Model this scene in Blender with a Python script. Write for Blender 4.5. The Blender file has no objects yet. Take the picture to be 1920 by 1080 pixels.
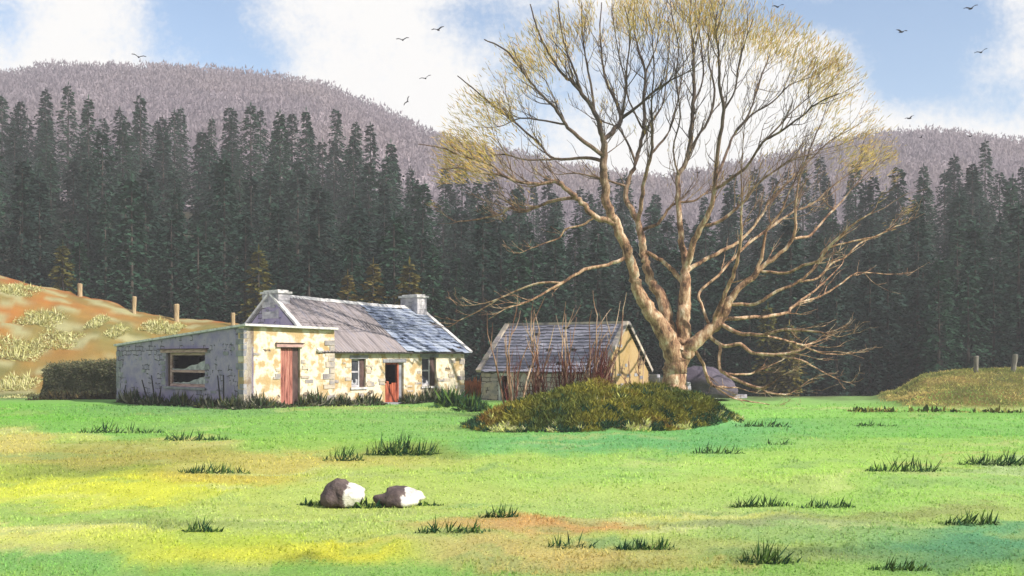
import bpy, math, random
from mathutils import Vector, Matrix, noise
R = math.radians
rnd = random.Random(11)
sc = bpy.context.scene
# ---------------------------------------------------------------- camera
F = 2059.0                      # focal length in photo pixels (1920 wide)
EYE = 2.0
HZ = 670.0                      # horizon row
cam = bpy.data.cameras.new('camera'); co = bpy.data.objects.new('camera', cam)
sc.collection.objects.link(co); sc.camera = co
co.location = (0, 0, EYE); co.rotation_euler = (R(90), 0, 0)
cam.sensor_width = 36; cam.lens = F*36/1920; cam.shift_y = (HZ-540)/1920
cam.clip_start = .1; cam.clip_end = 3000
# ---------------------------------------------------------------- sun, sky, exposure
SUN = Vector((.88, -.47, .72)).normalized()
sl = bpy.data.lights.new('sun', 'SUN'); so = bpy.data.objects.new('sun', sl); sc.collection.objects.link(so)
sl.energy = 4.2; sl.angle = R(.5); sl.color = (1, .93, .82)
so.rotation_euler = SUN.to_track_quat('Z', 'Y').to_euler(); so.location = (30, -20, 40)
sc.view_settings.view_transform = 'Standard'; sc.view_settings.look = 'None'
sc.view_settings.exposure = 1.0; sc.view_settings.gamma = 1
sc.cycles.use_denoising = True
sc.cycles.max_bounces = 6; sc.cycles.transparent_max_bounces = 6; sc.cycles.volume_bounces = 0
W = bpy.data.worlds.new('World'); sc.world = W; W.use_nodes = True
nt = W.node_tree; nt.nodes.clear()
def N(nt, t, **k):
    n = nt.nodes.new(t)
    for a, b in k.items(): setattr(n, a, b)
    return n
def math_n(nt, op, a, b=None, c=None):
    n = nt.nodes.new('ShaderNodeMath'); n.operation = op
    for i, v in enumerate((a, b, c)):
        if v is None: continue
        if isinstance(v, (int, float)): n.inputs[i].default_value = v
        else: nt.links.new(v, n.inputs[i])
    return n.outputs[0]
sky = N(nt, 'ShaderNodeTexSky', sky_type='NISHITA', sun_disc=False)
sky.sun_elevation = math.asin(SUN.z); sky.sun_rotation = math.atan2(SUN.x, SUN.y)
sky.air_density = 1.0; sky.dust_density = .6; sky.ozone_density = 2.0
geo = N(nt, 'ShaderNodeTexCoord'); sep = N(nt, 'ShaderNodeSeparateXYZ'); nt.links.new(geo.outputs['Generated'], sep.inputs[0])
dy = math_n(nt, 'MAXIMUM', math_n(nt, 'ABSOLUTE', sep.outputs[1]), .15)
u_ = math_n(nt, 'DIVIDE', sep.outputs[0], dy); v_ = math_n(nt, 'DIVIDE', sep.outputs[2], dy)
cmb = N(nt, 'ShaderNodeCombineXYZ'); nt.links.new(u_, cmb.inputs[0]); nt.links.new(v_, cmb.inputs[1])
def wnoise(scale, detail, rough=.6):
    n = N(nt, 'ShaderNodeTexNoise'); n.inputs['Scale'].default_value = scale; n.inputs['Detail'].default_value = detail
    n.inputs['Roughness'].default_value = rough; nt.links.new(cmb.outputs[0], n.inputs['Vector']); return n.outputs['Fac']
blue = None                     # openings of blue between the clouds
for (px, py, rx, ry, w) in [(10, 40, 90, 75, .6), (385, 40, 150, 130, 1.1), (500, 140, 70, 60, .6), (900, 20, 90, 60, .7), (1010, 170, 150, 150, .75),
        (1200, 60, 150, 90, .45), (1480, 20, 190, 45, 1.0), (1760, 60, 170, 110, 1.25), (1690, 150, 70, 60, .7), (1880, 190, 110, 50, .6), (1230, 190, 70, 70, .4)]:
    a = math_n(nt, 'MULTIPLY', math_n(nt, 'SUBTRACT', u_, (px-960)/F), F/rx)
    b = math_n(nt, 'MULTIPLY', math_n(nt, 'SUBTRACT', v_, (HZ-py)/F), F/ry)
    r2 = math_n(nt, 'ADD', math_n(nt, 'MULTIPLY', a, a), math_n(nt, 'MULTIPLY', b, b))
    g = math_n(nt, 'MULTIPLY', math_n(nt, 'EXPONENT', math_n(nt, 'MULTIPLY', r2, -1.0)), w)
    blue = g if blue is None else math_n(nt, 'ADD', blue, g)
# beyond the framed part of the sky the same broken cloud goes on by noise alone
hi = N(nt, 'ShaderNodeMapRange'); nt.links.new(v_, hi.inputs[0]); hi.inputs[1].default_value = .36; hi.inputs[2].default_value = .7; hi.inputs[3].default_value = 0; hi.inputs[4].default_value = .55
blue = math_n(nt, 'ADD', blue, hi.outputs[0])
nz = math_n(nt, 'ADD', math_n(nt, 'MULTIPLY', math_n(nt, 'SUBTRACT', wnoise(9, 8, .66), .5), 1.7), math_n(nt, 'MULTIPLY', math_n(nt, 'SUBTRACT', wnoise(160, 3), .5), .55))
m_ = N(nt, 'ShaderNodeMapRange', interpolation_type='SMOOTHSTEP'); nt.links.new(math_n(nt, 'ADD', blue, nz), m_.inputs[0])
m_.inputs[1].default_value = .12; m_.inputs[2].default_value = .95
bgs = N(nt, 'ShaderNodeBackground'); bgs.inputs['Strength'].default_value = .09; nt.links.new(sky.outputs[0], bgs.inputs[0])
bgc = N(nt, 'ShaderNodeBackground'); bgc.inputs['Strength'].default_value = .50; bgc.inputs[0].default_value = (1, .985, .97, 1)
mx = N(nt, 'ShaderNodeMixShader'); nt.links.new(m_.outputs[0], mx.inputs[0]); nt.links.new(bgc.outputs[0], mx.inputs[1]); nt.links.new(bgs.outputs[0], mx.inputs[2])
wo = N(nt, 'ShaderNodeOutputWorld'); nt.links.new(mx.outputs[0], wo.inputs[0])

# ---------------------------------------------------------------- helpers
def lin(c):
    return tuple((v/12.92 if v <= .04045 else ((v+.055)/1.055)**2.4) for v in (x/255 for x in c))
def alb(c, k=.45): return tuple(min(.85, v*k) for v in lin(c))
def at(px, py, Y): return Vector(((px-960)/F*Y, Y, EYE-(py-HZ)/F*Y))
def sstep(a, b, x):
    t = max(0, min(1, (x-a)/(b-a))); return t*t*(3-2*t)
def interp(tab, x):
    if x <= tab[0][0]: return tab[0][1]
    for (a, va), (b, vb) in zip(tab, tab[1:]):
        if x <= b: return va+(vb-va)*(x-a)/(b-a)
    return tab[-1][1]
def nz3(x, y, z=0): return noise.noise(Vector((x, y, z)))
class MB:
    def __init__(s): s.v = []; s.f = []; s.m = []; s.c = None
    def face(s, pts, m=0):
        i = len(s.v); s.v += [tuple(p) for p in pts]; s.f.append(tuple(range(i, i+len(pts)))); s.m.append(m)
    def box(s, x0, x1, y0, y1, z0, z1, m=0, M=None, jit=0):
        i = len(s.v)
        for z in (z0, z1):
            for (x, y) in ((x0, y0), (x1, y0), (x1, y1), (x0, y1)):
                p = Vector((x+rnd.uniform(-jit, jit), y, z+rnd.uniform(-jit, jit)))
                s.v.append(tuple(M @ p if M else p))
        for q in ((3, 2, 1, 0), (4, 5, 6, 7), (0, 1, 5, 4), (1, 2, 6, 5), (2, 3, 7, 6), (3, 0, 4, 7)):
            s.f.append(tuple(i+k for k in q)); s.m.append(m)
    def tube(s, pts, rad, n=8, m=0, cap=True):
        i0 = len(s.v); up = Vector((.31, .2, .93)).normalized(); L = len(pts)
        for k, p in enumerate(pts):
            t = (pts[min(k+1, L-1)]-pts[max(k-1, 0)])
            t = t.normalized() if t.length > 1e-6 else Vector((0, 0, 1))
            a = t.cross(up); a = a.normalized() if a.length > .05 else t.orthogonal().normalized(); b = t.cross(a)
            for j in range(n):
                w = 2*math.pi*j/n
                s.v.append(tuple(p+(a*math.cos(w)+b*math.sin(w))*rad[k]))
        for k in range(L-1):
            for j in range(n):
                q = i0+k*n; s.f.append((q+j, q+(j+1) % n, q+n+(j+1) % n, q+n+j)); s.m.append(m)
        if cap:
            s.f.append(tuple(i0+j for j in range(n))[::-1]); s.m.append(m)
            s.f.append(tuple(i0+(L-1)*n+j for j in range(n))); s.m.append(m)
    def leaf(s, p, d, l, w, m=0, side=None):
        d = d.normalized(); a = side or d.cross(Vector((rnd.uniform(-1, 1), rnd.uniform(-1, 1), rnd.uniform(-1, 1))))
        a = a.normalized()*w*.5
        s.face((p-a*.3, p+d*l*.45+a, p+d*l, p+d*l*.45-a), m)
    def build(s, name, mats, parent=None, smooth=False, loc=(0, 0, 0), rz=0, cols=None):
        me = bpy.data.meshes.new(name); me.from_pydata(s.v, [], s.f); 
        mats = mats if isinstance(mats, (list, tuple)) else [mats]
        for m in mats: me.materials.append(m)
        if len(mats) > 1: me.polygons.foreach_set('material_index', s.m)
        if smooth: me.polygons.foreach_set('use_smooth', [True]*len(s.f))
        if cols:
            ca = me.color_attributes.new('tint', 'FLOAT_COLOR', 'POINT')
            ca.data.foreach_set('color', [x for c in cols for x in (c[0], c[1], c[2], 1)])
        me.update()
        o = bpy.data.objects.new(name, me); sc.collection.objects.link(o); o.location = loc; o.rotation_euler = (0, 0, rz)
        if parent: o.parent = parent
        return o
def thing(name, label, cat, loc=(0, 0, 0), rz=0, group=None):
    o = bpy.data.objects.new(name, None); sc.collection.objects.link(o); o.location = loc; o.rotation_euler = (0, 0, rz)
    return tag(o, label, cat, group)
def tag(o, label, cat, group=None):
    o['label'] = label; o['category'] = cat
    if group: o['group'] = group
    return o
def kind(o, k, label=None, cat=None):
    o['kind'] = k
    if label: o['label'] = label
    if cat: o['category'] = cat
    return o

# ---------------------------------------------------------------- materials
def newmat(name):
    m = bpy.data.materials.new(name); m.use_nodes = True; nt = m.node_tree; b = nt.nodes['Principled BSDF']
    b.inputs['Specular IOR Level'].default_value = .25
    return m, nt, b
def coords(nt, stretch=(1, 1, 1), kind='Object'):
    tc = N(nt, 'ShaderNodeTexCoord'); mp = N(nt, 'ShaderNodeMapping'); mp.inputs['Scale'].default_value = stretch
    nt.links.new(tc.outputs[kind], mp.inputs[0]); return mp.outputs[0]
def tnoise(nt, vec, scale, detail=5, rough=.6):
    n = N(nt, 'ShaderNodeTexNoise'); n.inputs['Scale'].default_value = scale; n.inputs['Detail'].default_value = detail
    n.inputs['Roughness'].default_value = rough; nt.links.new(vec, n.inputs['Vector']); return n.outputs['Fac']
def ramp(nt, fac, stops, interp='LINEAR'):
    r = N(nt, 'ShaderNodeValToRGB'); nt.links.new(fac, r.inputs[0]); e = r.color_ramp; e.interpolation = interp
    while len(e.elements) < len(stops): e.elements.new(.5)
    for q, (p, c) in zip(e.elements, stops): q.position = p; q.color = (*c, 1)
    return r.outputs[0]
def mixc(nt, f, a, b, mode='MIX'):
    n = N(nt, 'ShaderNodeMix', data_type='RGBA', blend_type=mode)
    if isinstance(f, (int, float)): n.inputs[0].default_value = f
    else: nt.links.new(f, n.inputs[0])
    for i, c in ((6, a), (7, b)):
        if isinstance(c, tuple): n.inputs[i].default_value = (*c, 1)
        else: nt.links.new(c, n.inputs[i])
    return n.outputs[2]
def bump(nt, b, h, dist=.02, strength=.6):
    n = N(nt, 'ShaderNodeBump'); n.inputs['Strength'].default_value = strength; n.inputs['Distance'].default_value = dist
    nt.links.new(h, n.inputs['Height']); nt.links.new(n.outputs[0], b.inputs['Normal'])
def nmat(name, stops, scale=3, stretch=(1, 1, 1), rough=.85, bd=.02, bs=12, detail=6, kind='Object', rand=0, trans=0):
    m, nt, b = newmat(name); v = coords(nt, stretch, kind); f = tnoise(nt, v, scale, detail)
    c = ramp(nt, f, stops)
    if rand:
        oi = N(nt, 'ShaderNodeObjectInfo'); hs = N(nt, 'ShaderNodeHueSaturation'); nt.links.new(c, hs.inputs['Color'])
        nt.links.new(math_n(nt, 'MULTIPLY_ADD', oi.outputs['Random'], rand, 1-rand*.5), hs.inputs['Value'])
        nt.links.new(math_n(nt, 'MULTIPLY_ADD', oi.outputs['Random'], -.06, .53), hs.inputs['Hue']); c = hs.outputs[0]
    nt.links.new(c, b.inputs['Base Color']); b.inputs['Roughness'].default_value = rough
    if bd: bump(nt, b, tnoise(nt, v, bs, 4), bd)
    if trans:
        t = N(nt, 'ShaderNodeBsdfTranslucent'); nt.links.new(c, t.inputs[0]); ms = N(nt, 'ShaderNodeMixShader'); ms.inputs[0].default_value = trans
        out = nt.nodes['Material Output']; nt.links.new(b.outputs[0], ms.inputs[1]); nt.links.new(t.outputs[0], ms.inputs[2]); nt.links.new(ms.outputs[0], out.inputs[0])
    return m
def s2(lo, a, hi, b): return [(lo, a), (hi, b)]

def wall_mat(name, cols, stone, stone_amt, mortar):
    """weathered render over rubble: patches of bare stone show where the render has fallen off"""
    m, nt, b = newmat(name); v = coords(nt)
    sp = N(nt, 'ShaderNodeSeparateXYZ'); nt.links.new(v, sp.inputs[0]); cb = N(nt, 'ShaderNodeCombineXYZ')
    nt.links.new(math_n(nt, 'ADD', sp.outputs[0], sp.outputs[1]), cb.inputs[0])
    wob = tnoise(nt, v, 2.2, 2)
    nt.links.new(math_n(nt, 'ADD', sp.outputs[2], math_n(nt, 'MULTIPLY', wob, .22)), cb.inputs[1])
    br = N(nt, 'ShaderNodeTexBrick'); nt.links.new(cb.outputs[0], br.inputs['Vector'])
    br.inputs['Scale'].default_value = 1; br.inputs['Brick Width'].default_value = .46; br.inputs['Row Height'].default_value = .2
    br.inputs['Mortar Size'].default_value = .022; br.inputs['Mortar Smooth'].default_value = .3; br.inputs['Bias'].default_value = 0
    br.offset = .43; br.squash = .7; br.squash_frequency = 3
    br.inputs['Color1'].default_value = (*stone[0], 1); br.inputs['Color2'].default_value = (*stone[1], 1); br.inputs['Mortar'].default_value = (*mortar, 1)
    pl = ramp(nt, tnoise(nt, v, 1.5, 4, .55), cols)
    pl = mixc(nt, math_n(nt, 'MULTIPLY', tnoise(nt, v, 14, 4), .35), pl, tuple(x*.55 for x in cols[0][1]))
    # uneven height of each patch
    msk = N(nt, 'ShaderNodeMapRange'); nt.links.new(tnoise(nt, v, 1.15, 5, .62), msk.inputs[0])
    msk.inputs[1].default_value = .62-stone_amt; msk.inputs[2].default_value = .645-stone_amt
    c = mixc(nt, msk.outputs[0], pl, br.outputs['Color'])
    nt.links.new(c, b.inputs['Base Color']); b.inputs['Roughness'].default_value = .9
    h = math_n(nt, 'SUBTRACT', math_n(nt, 'MULTIPLY', tnoise(nt, v, 9, 5), .6), math_n(nt, 'MULTIPLY', math_n(nt, 'MULTIPLY', br.outputs['Fac'], msk.outputs[0]), .9))
    bump(nt, b, h, .05, .8)
    return m
CREAM = [(.3, alb((232, 198, 140), .52)), (.43, alb((234, 206, 160), .55)), (.5, alb((250, 240, 222), .74)), (.57, alb((248, 236, 212), .72)), (.62, alb((232, 202, 154), .55)), (.75, alb((222, 184, 120), .5))]
M = {}
M['cream'] = wall_mat('cream_render', CREAM, (alb((175, 160, 150)), alb((215, 190, 150))), -.005, alb((90, 80, 80)))
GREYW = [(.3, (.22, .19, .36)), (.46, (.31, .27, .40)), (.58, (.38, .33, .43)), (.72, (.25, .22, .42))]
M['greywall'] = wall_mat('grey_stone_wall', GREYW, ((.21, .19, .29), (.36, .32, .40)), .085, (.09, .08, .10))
M['shedwall'] = wall_mat('shed_stone_wall', [(.3, (.30, .26, .25)), (.6, (.42, .38, .36))], ((.30, .27, .26), (.42, .36, .33)), .2, (.10, .085, .08))
M['gablew'] = wall_mat('buff_gable_wall', [(.3, alb((215, 180, 120), .5)), (.6, alb((232, 200, 150), .5))], (alb((150, 130, 110)), alb((205, 170, 120))), .05, (.09, .07, .06))
M['stone'] = nmat('dressed_stone', [(.3, (.16, .14, .15)), (.45, (.27, .25, .25)), (.55, (.4, .34, .28)), (.7, (.5, .44, .36))], 1.7, bd=.03, bs=14, detail=3)
M['greystone'] = nmat('grey_quoin_stone', [(.3, (.12, .12, .14)), (.5, (.22, .22, .25)), (.7, (.34, .33, .35))], 1.9, bd=.03, bs=14, detail=3)
M['chim'] = nmat('limewashed_chimney', [(.35, (.24, .235, .28)), (.5, (.38, .365, .40)), (.65, (.52, .50, .52))], 2.5, bd=.04, bs=10)
M['cement'] = nmat('white_cement', [(.35, (.36, .35, .36)), (.6, (.62, .61, .60))], 5, bd=.02)
M['rust'] = nmat('rusty_tin', [(.28, (.11, .10, .115)), (.42, (.20, .175, .18)), (.52, (.28, .245, .25)), (.62, (.22, .205, .235)), (.75, (.34, .30, .29))], 2.6, (2.2, .22, .22), rough=.7, bd=.01)
M['slate'] = nmat('pale_slate', [(.3, (.11, .13, .20)), (.42, (.19, .23, .33)), (.52, (.27, .31, .40)), (.7, (.36, .40, .48))], 1.6, rough=.55, bd=.01, detail=3)
M['slate_dark'] = nmat('dark_slate', [(.3, (.14, .14, .18)), (.5, (.20, .20, .255)), (.7, (.29, .29, .35))], 1.4, rough=.6, bd=.01, detail=4)
M['batten'] = nmat('old_batten', [(.4, (.05, .045, .05)), (.6, (.09, .08, .08))], 5)
M['red'] = nmat('faded_red_paint', [(.36, (.10, .03, .022)), (.46, (.28, .10, .08)), (.6, (.38, .17, .13)), (.75, (.46, .26, .21))], 4, (3, 3, .35), rough=.7, bd=.01)
M['redd'] = nmat('rust_red_paint', [(.35, (.13, .025, .015)), (.5, (.34, .08, .04)), (.7, (.42, .13, .07))], 4, (3, 3, .35), rough=.7, bd=.01)
M['pinkwood'] = nmat('weathered_pink_wood', [(.35, (.22, .13, .13)), (.5, (.42, .27, .25)), (.7, (.52, .37, .34))], 4, (.5, 3, 3), bd=.01)
M['darkwood'] = nmat('dark_wood', [(.35, (.04, .025, .025)), (.6, (.10, .06, .055))], 5, (1, 1, .4))  # on the cottage's shaded_reveal blocks this colour stands in for shade
M['palewood'] = nmat('pale_post_wood', [(.35, (.22, .16, .09)), (.6, (.38, .29, .17))], 6, (2, 2, .4), bd=.02)
M['glass'] = nmat('grimy_glass', [(.35, (.02, .022, .03)), (.62, (.05, .055, .07))], 3, rough=.18, bd=0)
M['shard'] = nmat('dusty_glass', [(.35, (.2, .2, .23)), (.6, (.42, .42, .46))], 6, (1, 1, 1), rough=.4, bd=0)
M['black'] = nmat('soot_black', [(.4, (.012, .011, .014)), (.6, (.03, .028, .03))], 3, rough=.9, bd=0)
m, nt, b_ = newmat('painted_light_boulder'); v = coords(nt); sp = N(nt, 'ShaderNodeSeparateXYZ'); nt.links.new(v, sp.inputs[0])
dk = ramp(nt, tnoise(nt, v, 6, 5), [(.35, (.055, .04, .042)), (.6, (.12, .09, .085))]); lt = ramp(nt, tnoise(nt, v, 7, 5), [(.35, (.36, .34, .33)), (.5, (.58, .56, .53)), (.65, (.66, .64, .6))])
mk = N(nt, 'ShaderNodeMapRange'); nt.links.new(math_n(nt, 'ADD', sp.outputs[0], math_n(nt, 'MULTIPLY', math_n(nt, 'SUBTRACT', tnoise(nt, v, 5, 4), .5), .35)), mk.inputs[0]); mk.inputs[1].default_value = .06; mk.inputs[2].default_value = .10  # sunlit right side and shaded left side painted into the colour along X
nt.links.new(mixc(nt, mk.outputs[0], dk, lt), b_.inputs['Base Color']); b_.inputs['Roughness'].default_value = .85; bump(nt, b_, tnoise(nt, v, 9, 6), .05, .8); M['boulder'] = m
M['palestone'] = nmat('pale_stone', [(.35, (.26, .26, .22)), (.6, (.45, .44, .36))], 3, bd=.05, bs=6)
M['lilac'] = nmat('lilac_rock', [(.35, (.05, .042, .06)), (.6, (.10, .085, .115))], 1.5, bd=.08, bs=5)
M['bird'] = nmat('bird_feather', [(.4, (.02, .02, .025)), (.6, (.05, .05, .055))], 8, bd=0)
M['bank'] = nmat('mossy_wall_stone', [(.3, (.06, .06, .04)), (.5, (.11, .10, .07)), (.7, (.17, .15, .10))], 2.2, (1, 1, .5), bd=.12, bs=5)
M['bracken'] = nmat('bracken', [(.3, (.16, .075, .03)), (.6, (.33, .17, .08))], 4, trans=.2, bd=0)

# ---------------------------------------------------------------- terrain
HILL = [(-900, 11), (0, 7.45), (60, 7.0), (150, 6.15), (200, 5.75), (250, 5.1), (330, 4.6), (440, 4.3), (560, 3.3), (700, 1.3), (800, 0), (900, -2.2)]
BANK = [(1520, -.1), (1625, -.05), (1680, .25), (1705, .62), (1732, 1.05), (1800, 1.27), (1920, 1.40), (2400, 1.9)]
TOPS = [(-400, 190), (0, 190), (300, 200), (550, 222), (640, 250), (700, 280), (760, 305), (850, 335), (1000, 350), (1150, 362), (1250, 372), (1350, 372), (1500, 355), (1620, 345), (1700, 318), (1800, 300), (1920, 310), (2400, 300)]
SKYL = [(-400, 160), (0, 142), (100, 118), (300, 118), (450, 128), (600, 155), (700, 190), (800, 236), (880, 262), (1000, 292), (1150, 318), (1250, 330), (1400, 300), (1600, 250), (1750, 242), (1920, 255), (2400, 240)]
FH = 14.0
def hum(x, y):
    dx, dy = x-2.9, y-33.2; a = (dx*.697+dy*.717)/5.1; b = (-dx*.717+dy*.697)/3.3
    return a*a+b*b, a, b
def H(x, y):
    px = 960+F*x/max(y, 6)
    z = -2.2*sstep(56, 68, y)
    if y > 30: z = max(z, interp(HILL, px)*sstep(54, 75, y)*(1-.75*sstep(75, 86, y)) if y < 110 and interp(HILL, px) > 0 else z)
    if 34 < y < 80: z = z+max(0, interp(BANK, px))*sstep(41, 54, y)*(1-sstep(56, 72, y))
    d, ha, hb_ = hum(x, y)
    if d < 1.3: z += 1.0*sstep(1.05, .0, d+.22*nz3(x*.5, y*.35, 3))**.75*(.80+.26*ha+.4*nz3(x*.6, y*.5)+.12*nz3(x*2, y*2))
    z += (.05*nz3(x*.25, y*.2, 3)+.09*nz3(x*.09+.05*y, y*.42, 17)+.02*nz3(x*.8, y*1.6, 19))*sstep(4, 14, y)
    if 52 < y < 90 and px < 800: z += .28*nz3(x*.35, y*.35, 5)*sstep(56, 64, y)+.12*nz3(x*1.4, y*1.4, 8)*sstep(56, 64, y)
    if y > 84:
        gz = EYE+(HZ-interp(TOPS, px))/F*152-FH
        z += (gz+2.2)*sstep(80, 156, y) if y < 156 else (gz+2.2)
        if y > 150:
            sz = EYE+(HZ-interp(SKYL, px))/F*270-5
            z = z+(sz-gz)*sstep(140, 275, y)
            z -= 60*sstep(275, 460, y)
            z += 1.6*nz3(x*.03, y*.03, 2)
    return z
BASE = [(600, (70, 68, 55)), (738, (80, 78, 58)), (752, (150, 200, 110)), (765, (142, 196, 92)), (800, (135, 198, 92)), (850, (168, 214, 105)), (900, (198, 216, 108)), (950, (180, 212, 118)), (1000, (192, 212, 112)), (1080, (152, 196, 98)), (1500, (150, 195, 98))]
PATCH = [(60, 772, 220, 16, (128, 202, 72)), (300, 768, 200, 10, (122, 172, 112)), (500, 795, 250, 22, (146, 202, 92)), (760, 790, 160, 24, (142, 198, 106)),
 (20, 832, 55, 25, (228, 205, 120)), (230, 855, 190, 24, (188, 172, 90)), (150, 886, 130, 12, (138, 160, 76)), (60, 912, 160, 24, (225, 235, 85)), (230, 915, 180, 22, (230, 232, 66)), (410, 894, 120, 12, (218, 195, 88)), (120, 955, 260, 14, (172, 208, 105)), (60, 990, 130, 14, (238, 236, 150)), (270, 975, 150, 12, (165, 182, 105)), (90, 1010, 190, 18, (232, 232, 125)), (340, 1015, 200, 14, (200, 222, 75)), (490, 1040, 200, 18, (226, 226, 72)), (650, 1038, 80, 20, (232, 222, 60)), (570, 1058, 60, 10, (148, 150, 50)), (90, 1068, 130, 18, (135, 195, 108)), (400, 1082, 220, 12, (145, 195, 88)), (720, 1075, 210, 12, (138, 190, 92)),
 (560, 945, 300, 16, (200, 216, 110)), (620, 862, 200, 16, (218, 198, 108)), (760, 846, 95, 13, (140, 160, 75)), (860, 885, 160, 24, (190, 216, 108)), (600, 832, 150, 13, (160, 205, 92)), (380, 831, 60, 7, (222, 208, 130)), (150, 818, 50, 5, (215, 222, 120)),
 (930, 992, 120, 14, (218, 178, 115)), (1050, 980, 140, 12, (228, 166, 105)), (1000, 1038, 160, 22, (216, 188, 118)), (1130, 1052, 150, 16, (205, 178, 108)),
 (1110, 892, 210, 18, (175, 220, 112)), (1200, 832, 260, 16, (112, 188, 118)), (1400, 802, 130, 11, (116, 192, 122)), (1450, 772, 180, 13, (160, 222, 108)), (1550, 800, 160, 10, (140, 200, 106)), (1750, 805, 210, 13, (138, 204, 98)), (1860, 790, 150, 9, (150, 212, 108)), (1600, 842, 200, 18, (175, 215, 106)), (1500, 880, 250, 18, (180, 226, 106)), (1300, 882, 150, 13, (188, 222, 118)), (1850, 905, 150, 14, (155, 208, 115)), (1740, 893, 60, 9, (208, 228, 155)), (1885, 876, 80, 7, (205, 228, 168)), (1560, 900, 80, 5, (206, 228, 140)), (1700, 925, 260, 16, (168, 216, 106)), (1330, 962, 150, 8, (220, 222, 120)), (1450, 978, 160, 9, (158, 168, 125)), (1700, 960, 150, 6, (160, 172, 100)), (1600, 1000, 200, 16, (145, 188, 116)), (1850, 1022, 160, 26, (82, 155, 120)), (1750, 1052, 200, 22, (105, 155, 105)), (1500, 1052, 130, 18, (118, 138, 85)), (1310, 1035, 130, 18, (175, 185, 108)), (1880, 998, 90, 9, (112, 178, 125)), (1290, 1078, 160, 9, (192, 172, 102))]
prr = random.Random(77)
for k in range(150):
    py_ = 765+prr.random()**1.2*320; f_ = (py_-700)/200; c0 = prr.choice([(150, 185, 110), (196, 214, 130), (172, 200, 112), (205, 205, 125), (140, 178, 112), (178, 196, 120), (214, 222, 150)])
    PATCH.append((prr.uniform(-50, 1970), py_, prr.uniform(25, 120), prr.uniform(1.6, 4.2)*max(.5, f_), c0))
def gcol(x, y):
    """the field's own colours: bright new grass, dry straw-coloured and lush darker swathes, at their place on the ground"""
    yy = max(y, 6); px = 960+F*x/yy; py = HZ+EYE*F/yy
    q = nz3(x*.55, y*.25, 7)
    px += 40*nz3(x*.5+9, y*.2, 1)+12*nz3(x*2.5, y*1.2, 4); py += (.10*q+.05*nz3(x*1.6, y*.8, 2)+.03*nz3(x*6, y*3, 6))*(py-700)
    ps = BASE; b = None
    for (a, ca), (c, cc) in zip(BASE, BASE[1:]):
        if py <= c: t = max(0, (py-a)/(c-a)); b = [ca[i]+(cc[i]-ca[i])*t for i in range(3)]; break
    if b is None: b = BASE[-1][1]
    w = .22; acc = [b[i]*w for i in range(3)]
    for (cx, cy, rx, ry, c) in PATCH:
        ax = (px-cx)/rx; ay = (py-cy)/ry
        if abs(ax) > 2.2 or abs(ay) > 2.2: continue
        g = math.exp(-(ax*ax+ay*ay)**1.6*.8); w += g
        for i in range(3): acc[i] += c[i]*g
    col = [v/w for v in acc]
    sat = sum(col)/3; col = [sat+(v-sat)*.90 for v in col]; v = 1+.10*nz3(x*3.1, y*2.1, 60)+.06*nz3(x*11, y*7, 61)
    return tuple(min(.85, q*v) for q in alb(col, .60))
def cmix(a, b, t): return tuple(a[i]+(b[i]-a[i])*t for i in range(3))
def ground_col(x, y):
    px = 960+F*x/max(y, 6)
    c = gcol(x, y)
    n1 = .5+.9*nz3(x*.28, y*.28, 11); n2 = .5+.9*nz3(x*1.1, y*1.1, 13)
    hz = interp(HILL, px)*sstep(54, 75, y)
    if y > 54.5 and px < 850 and hz > .02:
        h = cmix(alb((200, 135, 70), .5), alb((150, 145, 88), .5), max(0, min(1, n1*1.5-.0)))
        h = cmix(h, alb((205, 160, 85)), max(0, min(.8, n2-.4)))
        h = cmix(h, alb((200, 112, 62)), sstep(70, 76, y+1.5*nz3(x*.6, y*.6, 50))*.8)
        h = cmix(h, alb((205, 200, 150)), sstep(.62, .8, .5+nz3(x*.5, y*.9, 21)))
        c = cmix(c, h, sstep(54.5, 56.5, y+nz3(x, y)))
    bz = max(0, interp(BANK, px))*sstep(41, 54, y)
    if bz > .02 and y > 38 and px > 1540:
        h = cmix(alb((118, 122, 72)), alb((190, 160, 95)), max(0, min(1, n1*.8+n2*.6-.35)))
        c = cmix(c, h, sstep(.02, .15, bz+.04*nz3(x*2, y*2)))
    d = hum(x, y)[0]
    if d < 1.2:
        h = cmix(alb((105, 90, 42)), alb((140, 125, 48)), max(0, min(1, n2)))
        h = cmix(h, alb((100, 84, 48)), sstep(.5, .8, n1))
        c = cmix(c, h, sstep(1.0, .85, d+.12*nz3(x*1.5, y*1.2)))
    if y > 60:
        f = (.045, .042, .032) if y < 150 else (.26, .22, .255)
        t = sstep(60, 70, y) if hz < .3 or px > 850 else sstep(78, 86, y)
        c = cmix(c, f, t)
    return c
ys = []; y = -60.0
while y < 5: ys.append(y); y += 8
y = 5.0
while y < 11: ys.append(y); y += .5
while y < 90: ys.append(y); y *= 1.0115
while y < 620: ys.append(y); y *= 1.035
ts = [-14, -8, -5, -3.4, -2.5, -2, -1.6, -1.35, -1.2]+[-1.1+2.2*i/300 for i in range(301)]+[1.2, 1.35, 1.6, 2, 2.5, 3.4, 5, 8, 14]
g = MB(); cols = []
for y in ys:
    w = max(y, 9)*.55
    for t in ts:
        x = t*w; g.v.append((x, y, H(x, y))); cols.append(ground_col(x, y))
nx = len(ts)
for j in range(len(ys)-1):
    for i in range(nx-1):
        a = j*nx+i; g.f.append((a, a+1, a+nx+1, a+nx)); g.m.append(0)
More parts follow.
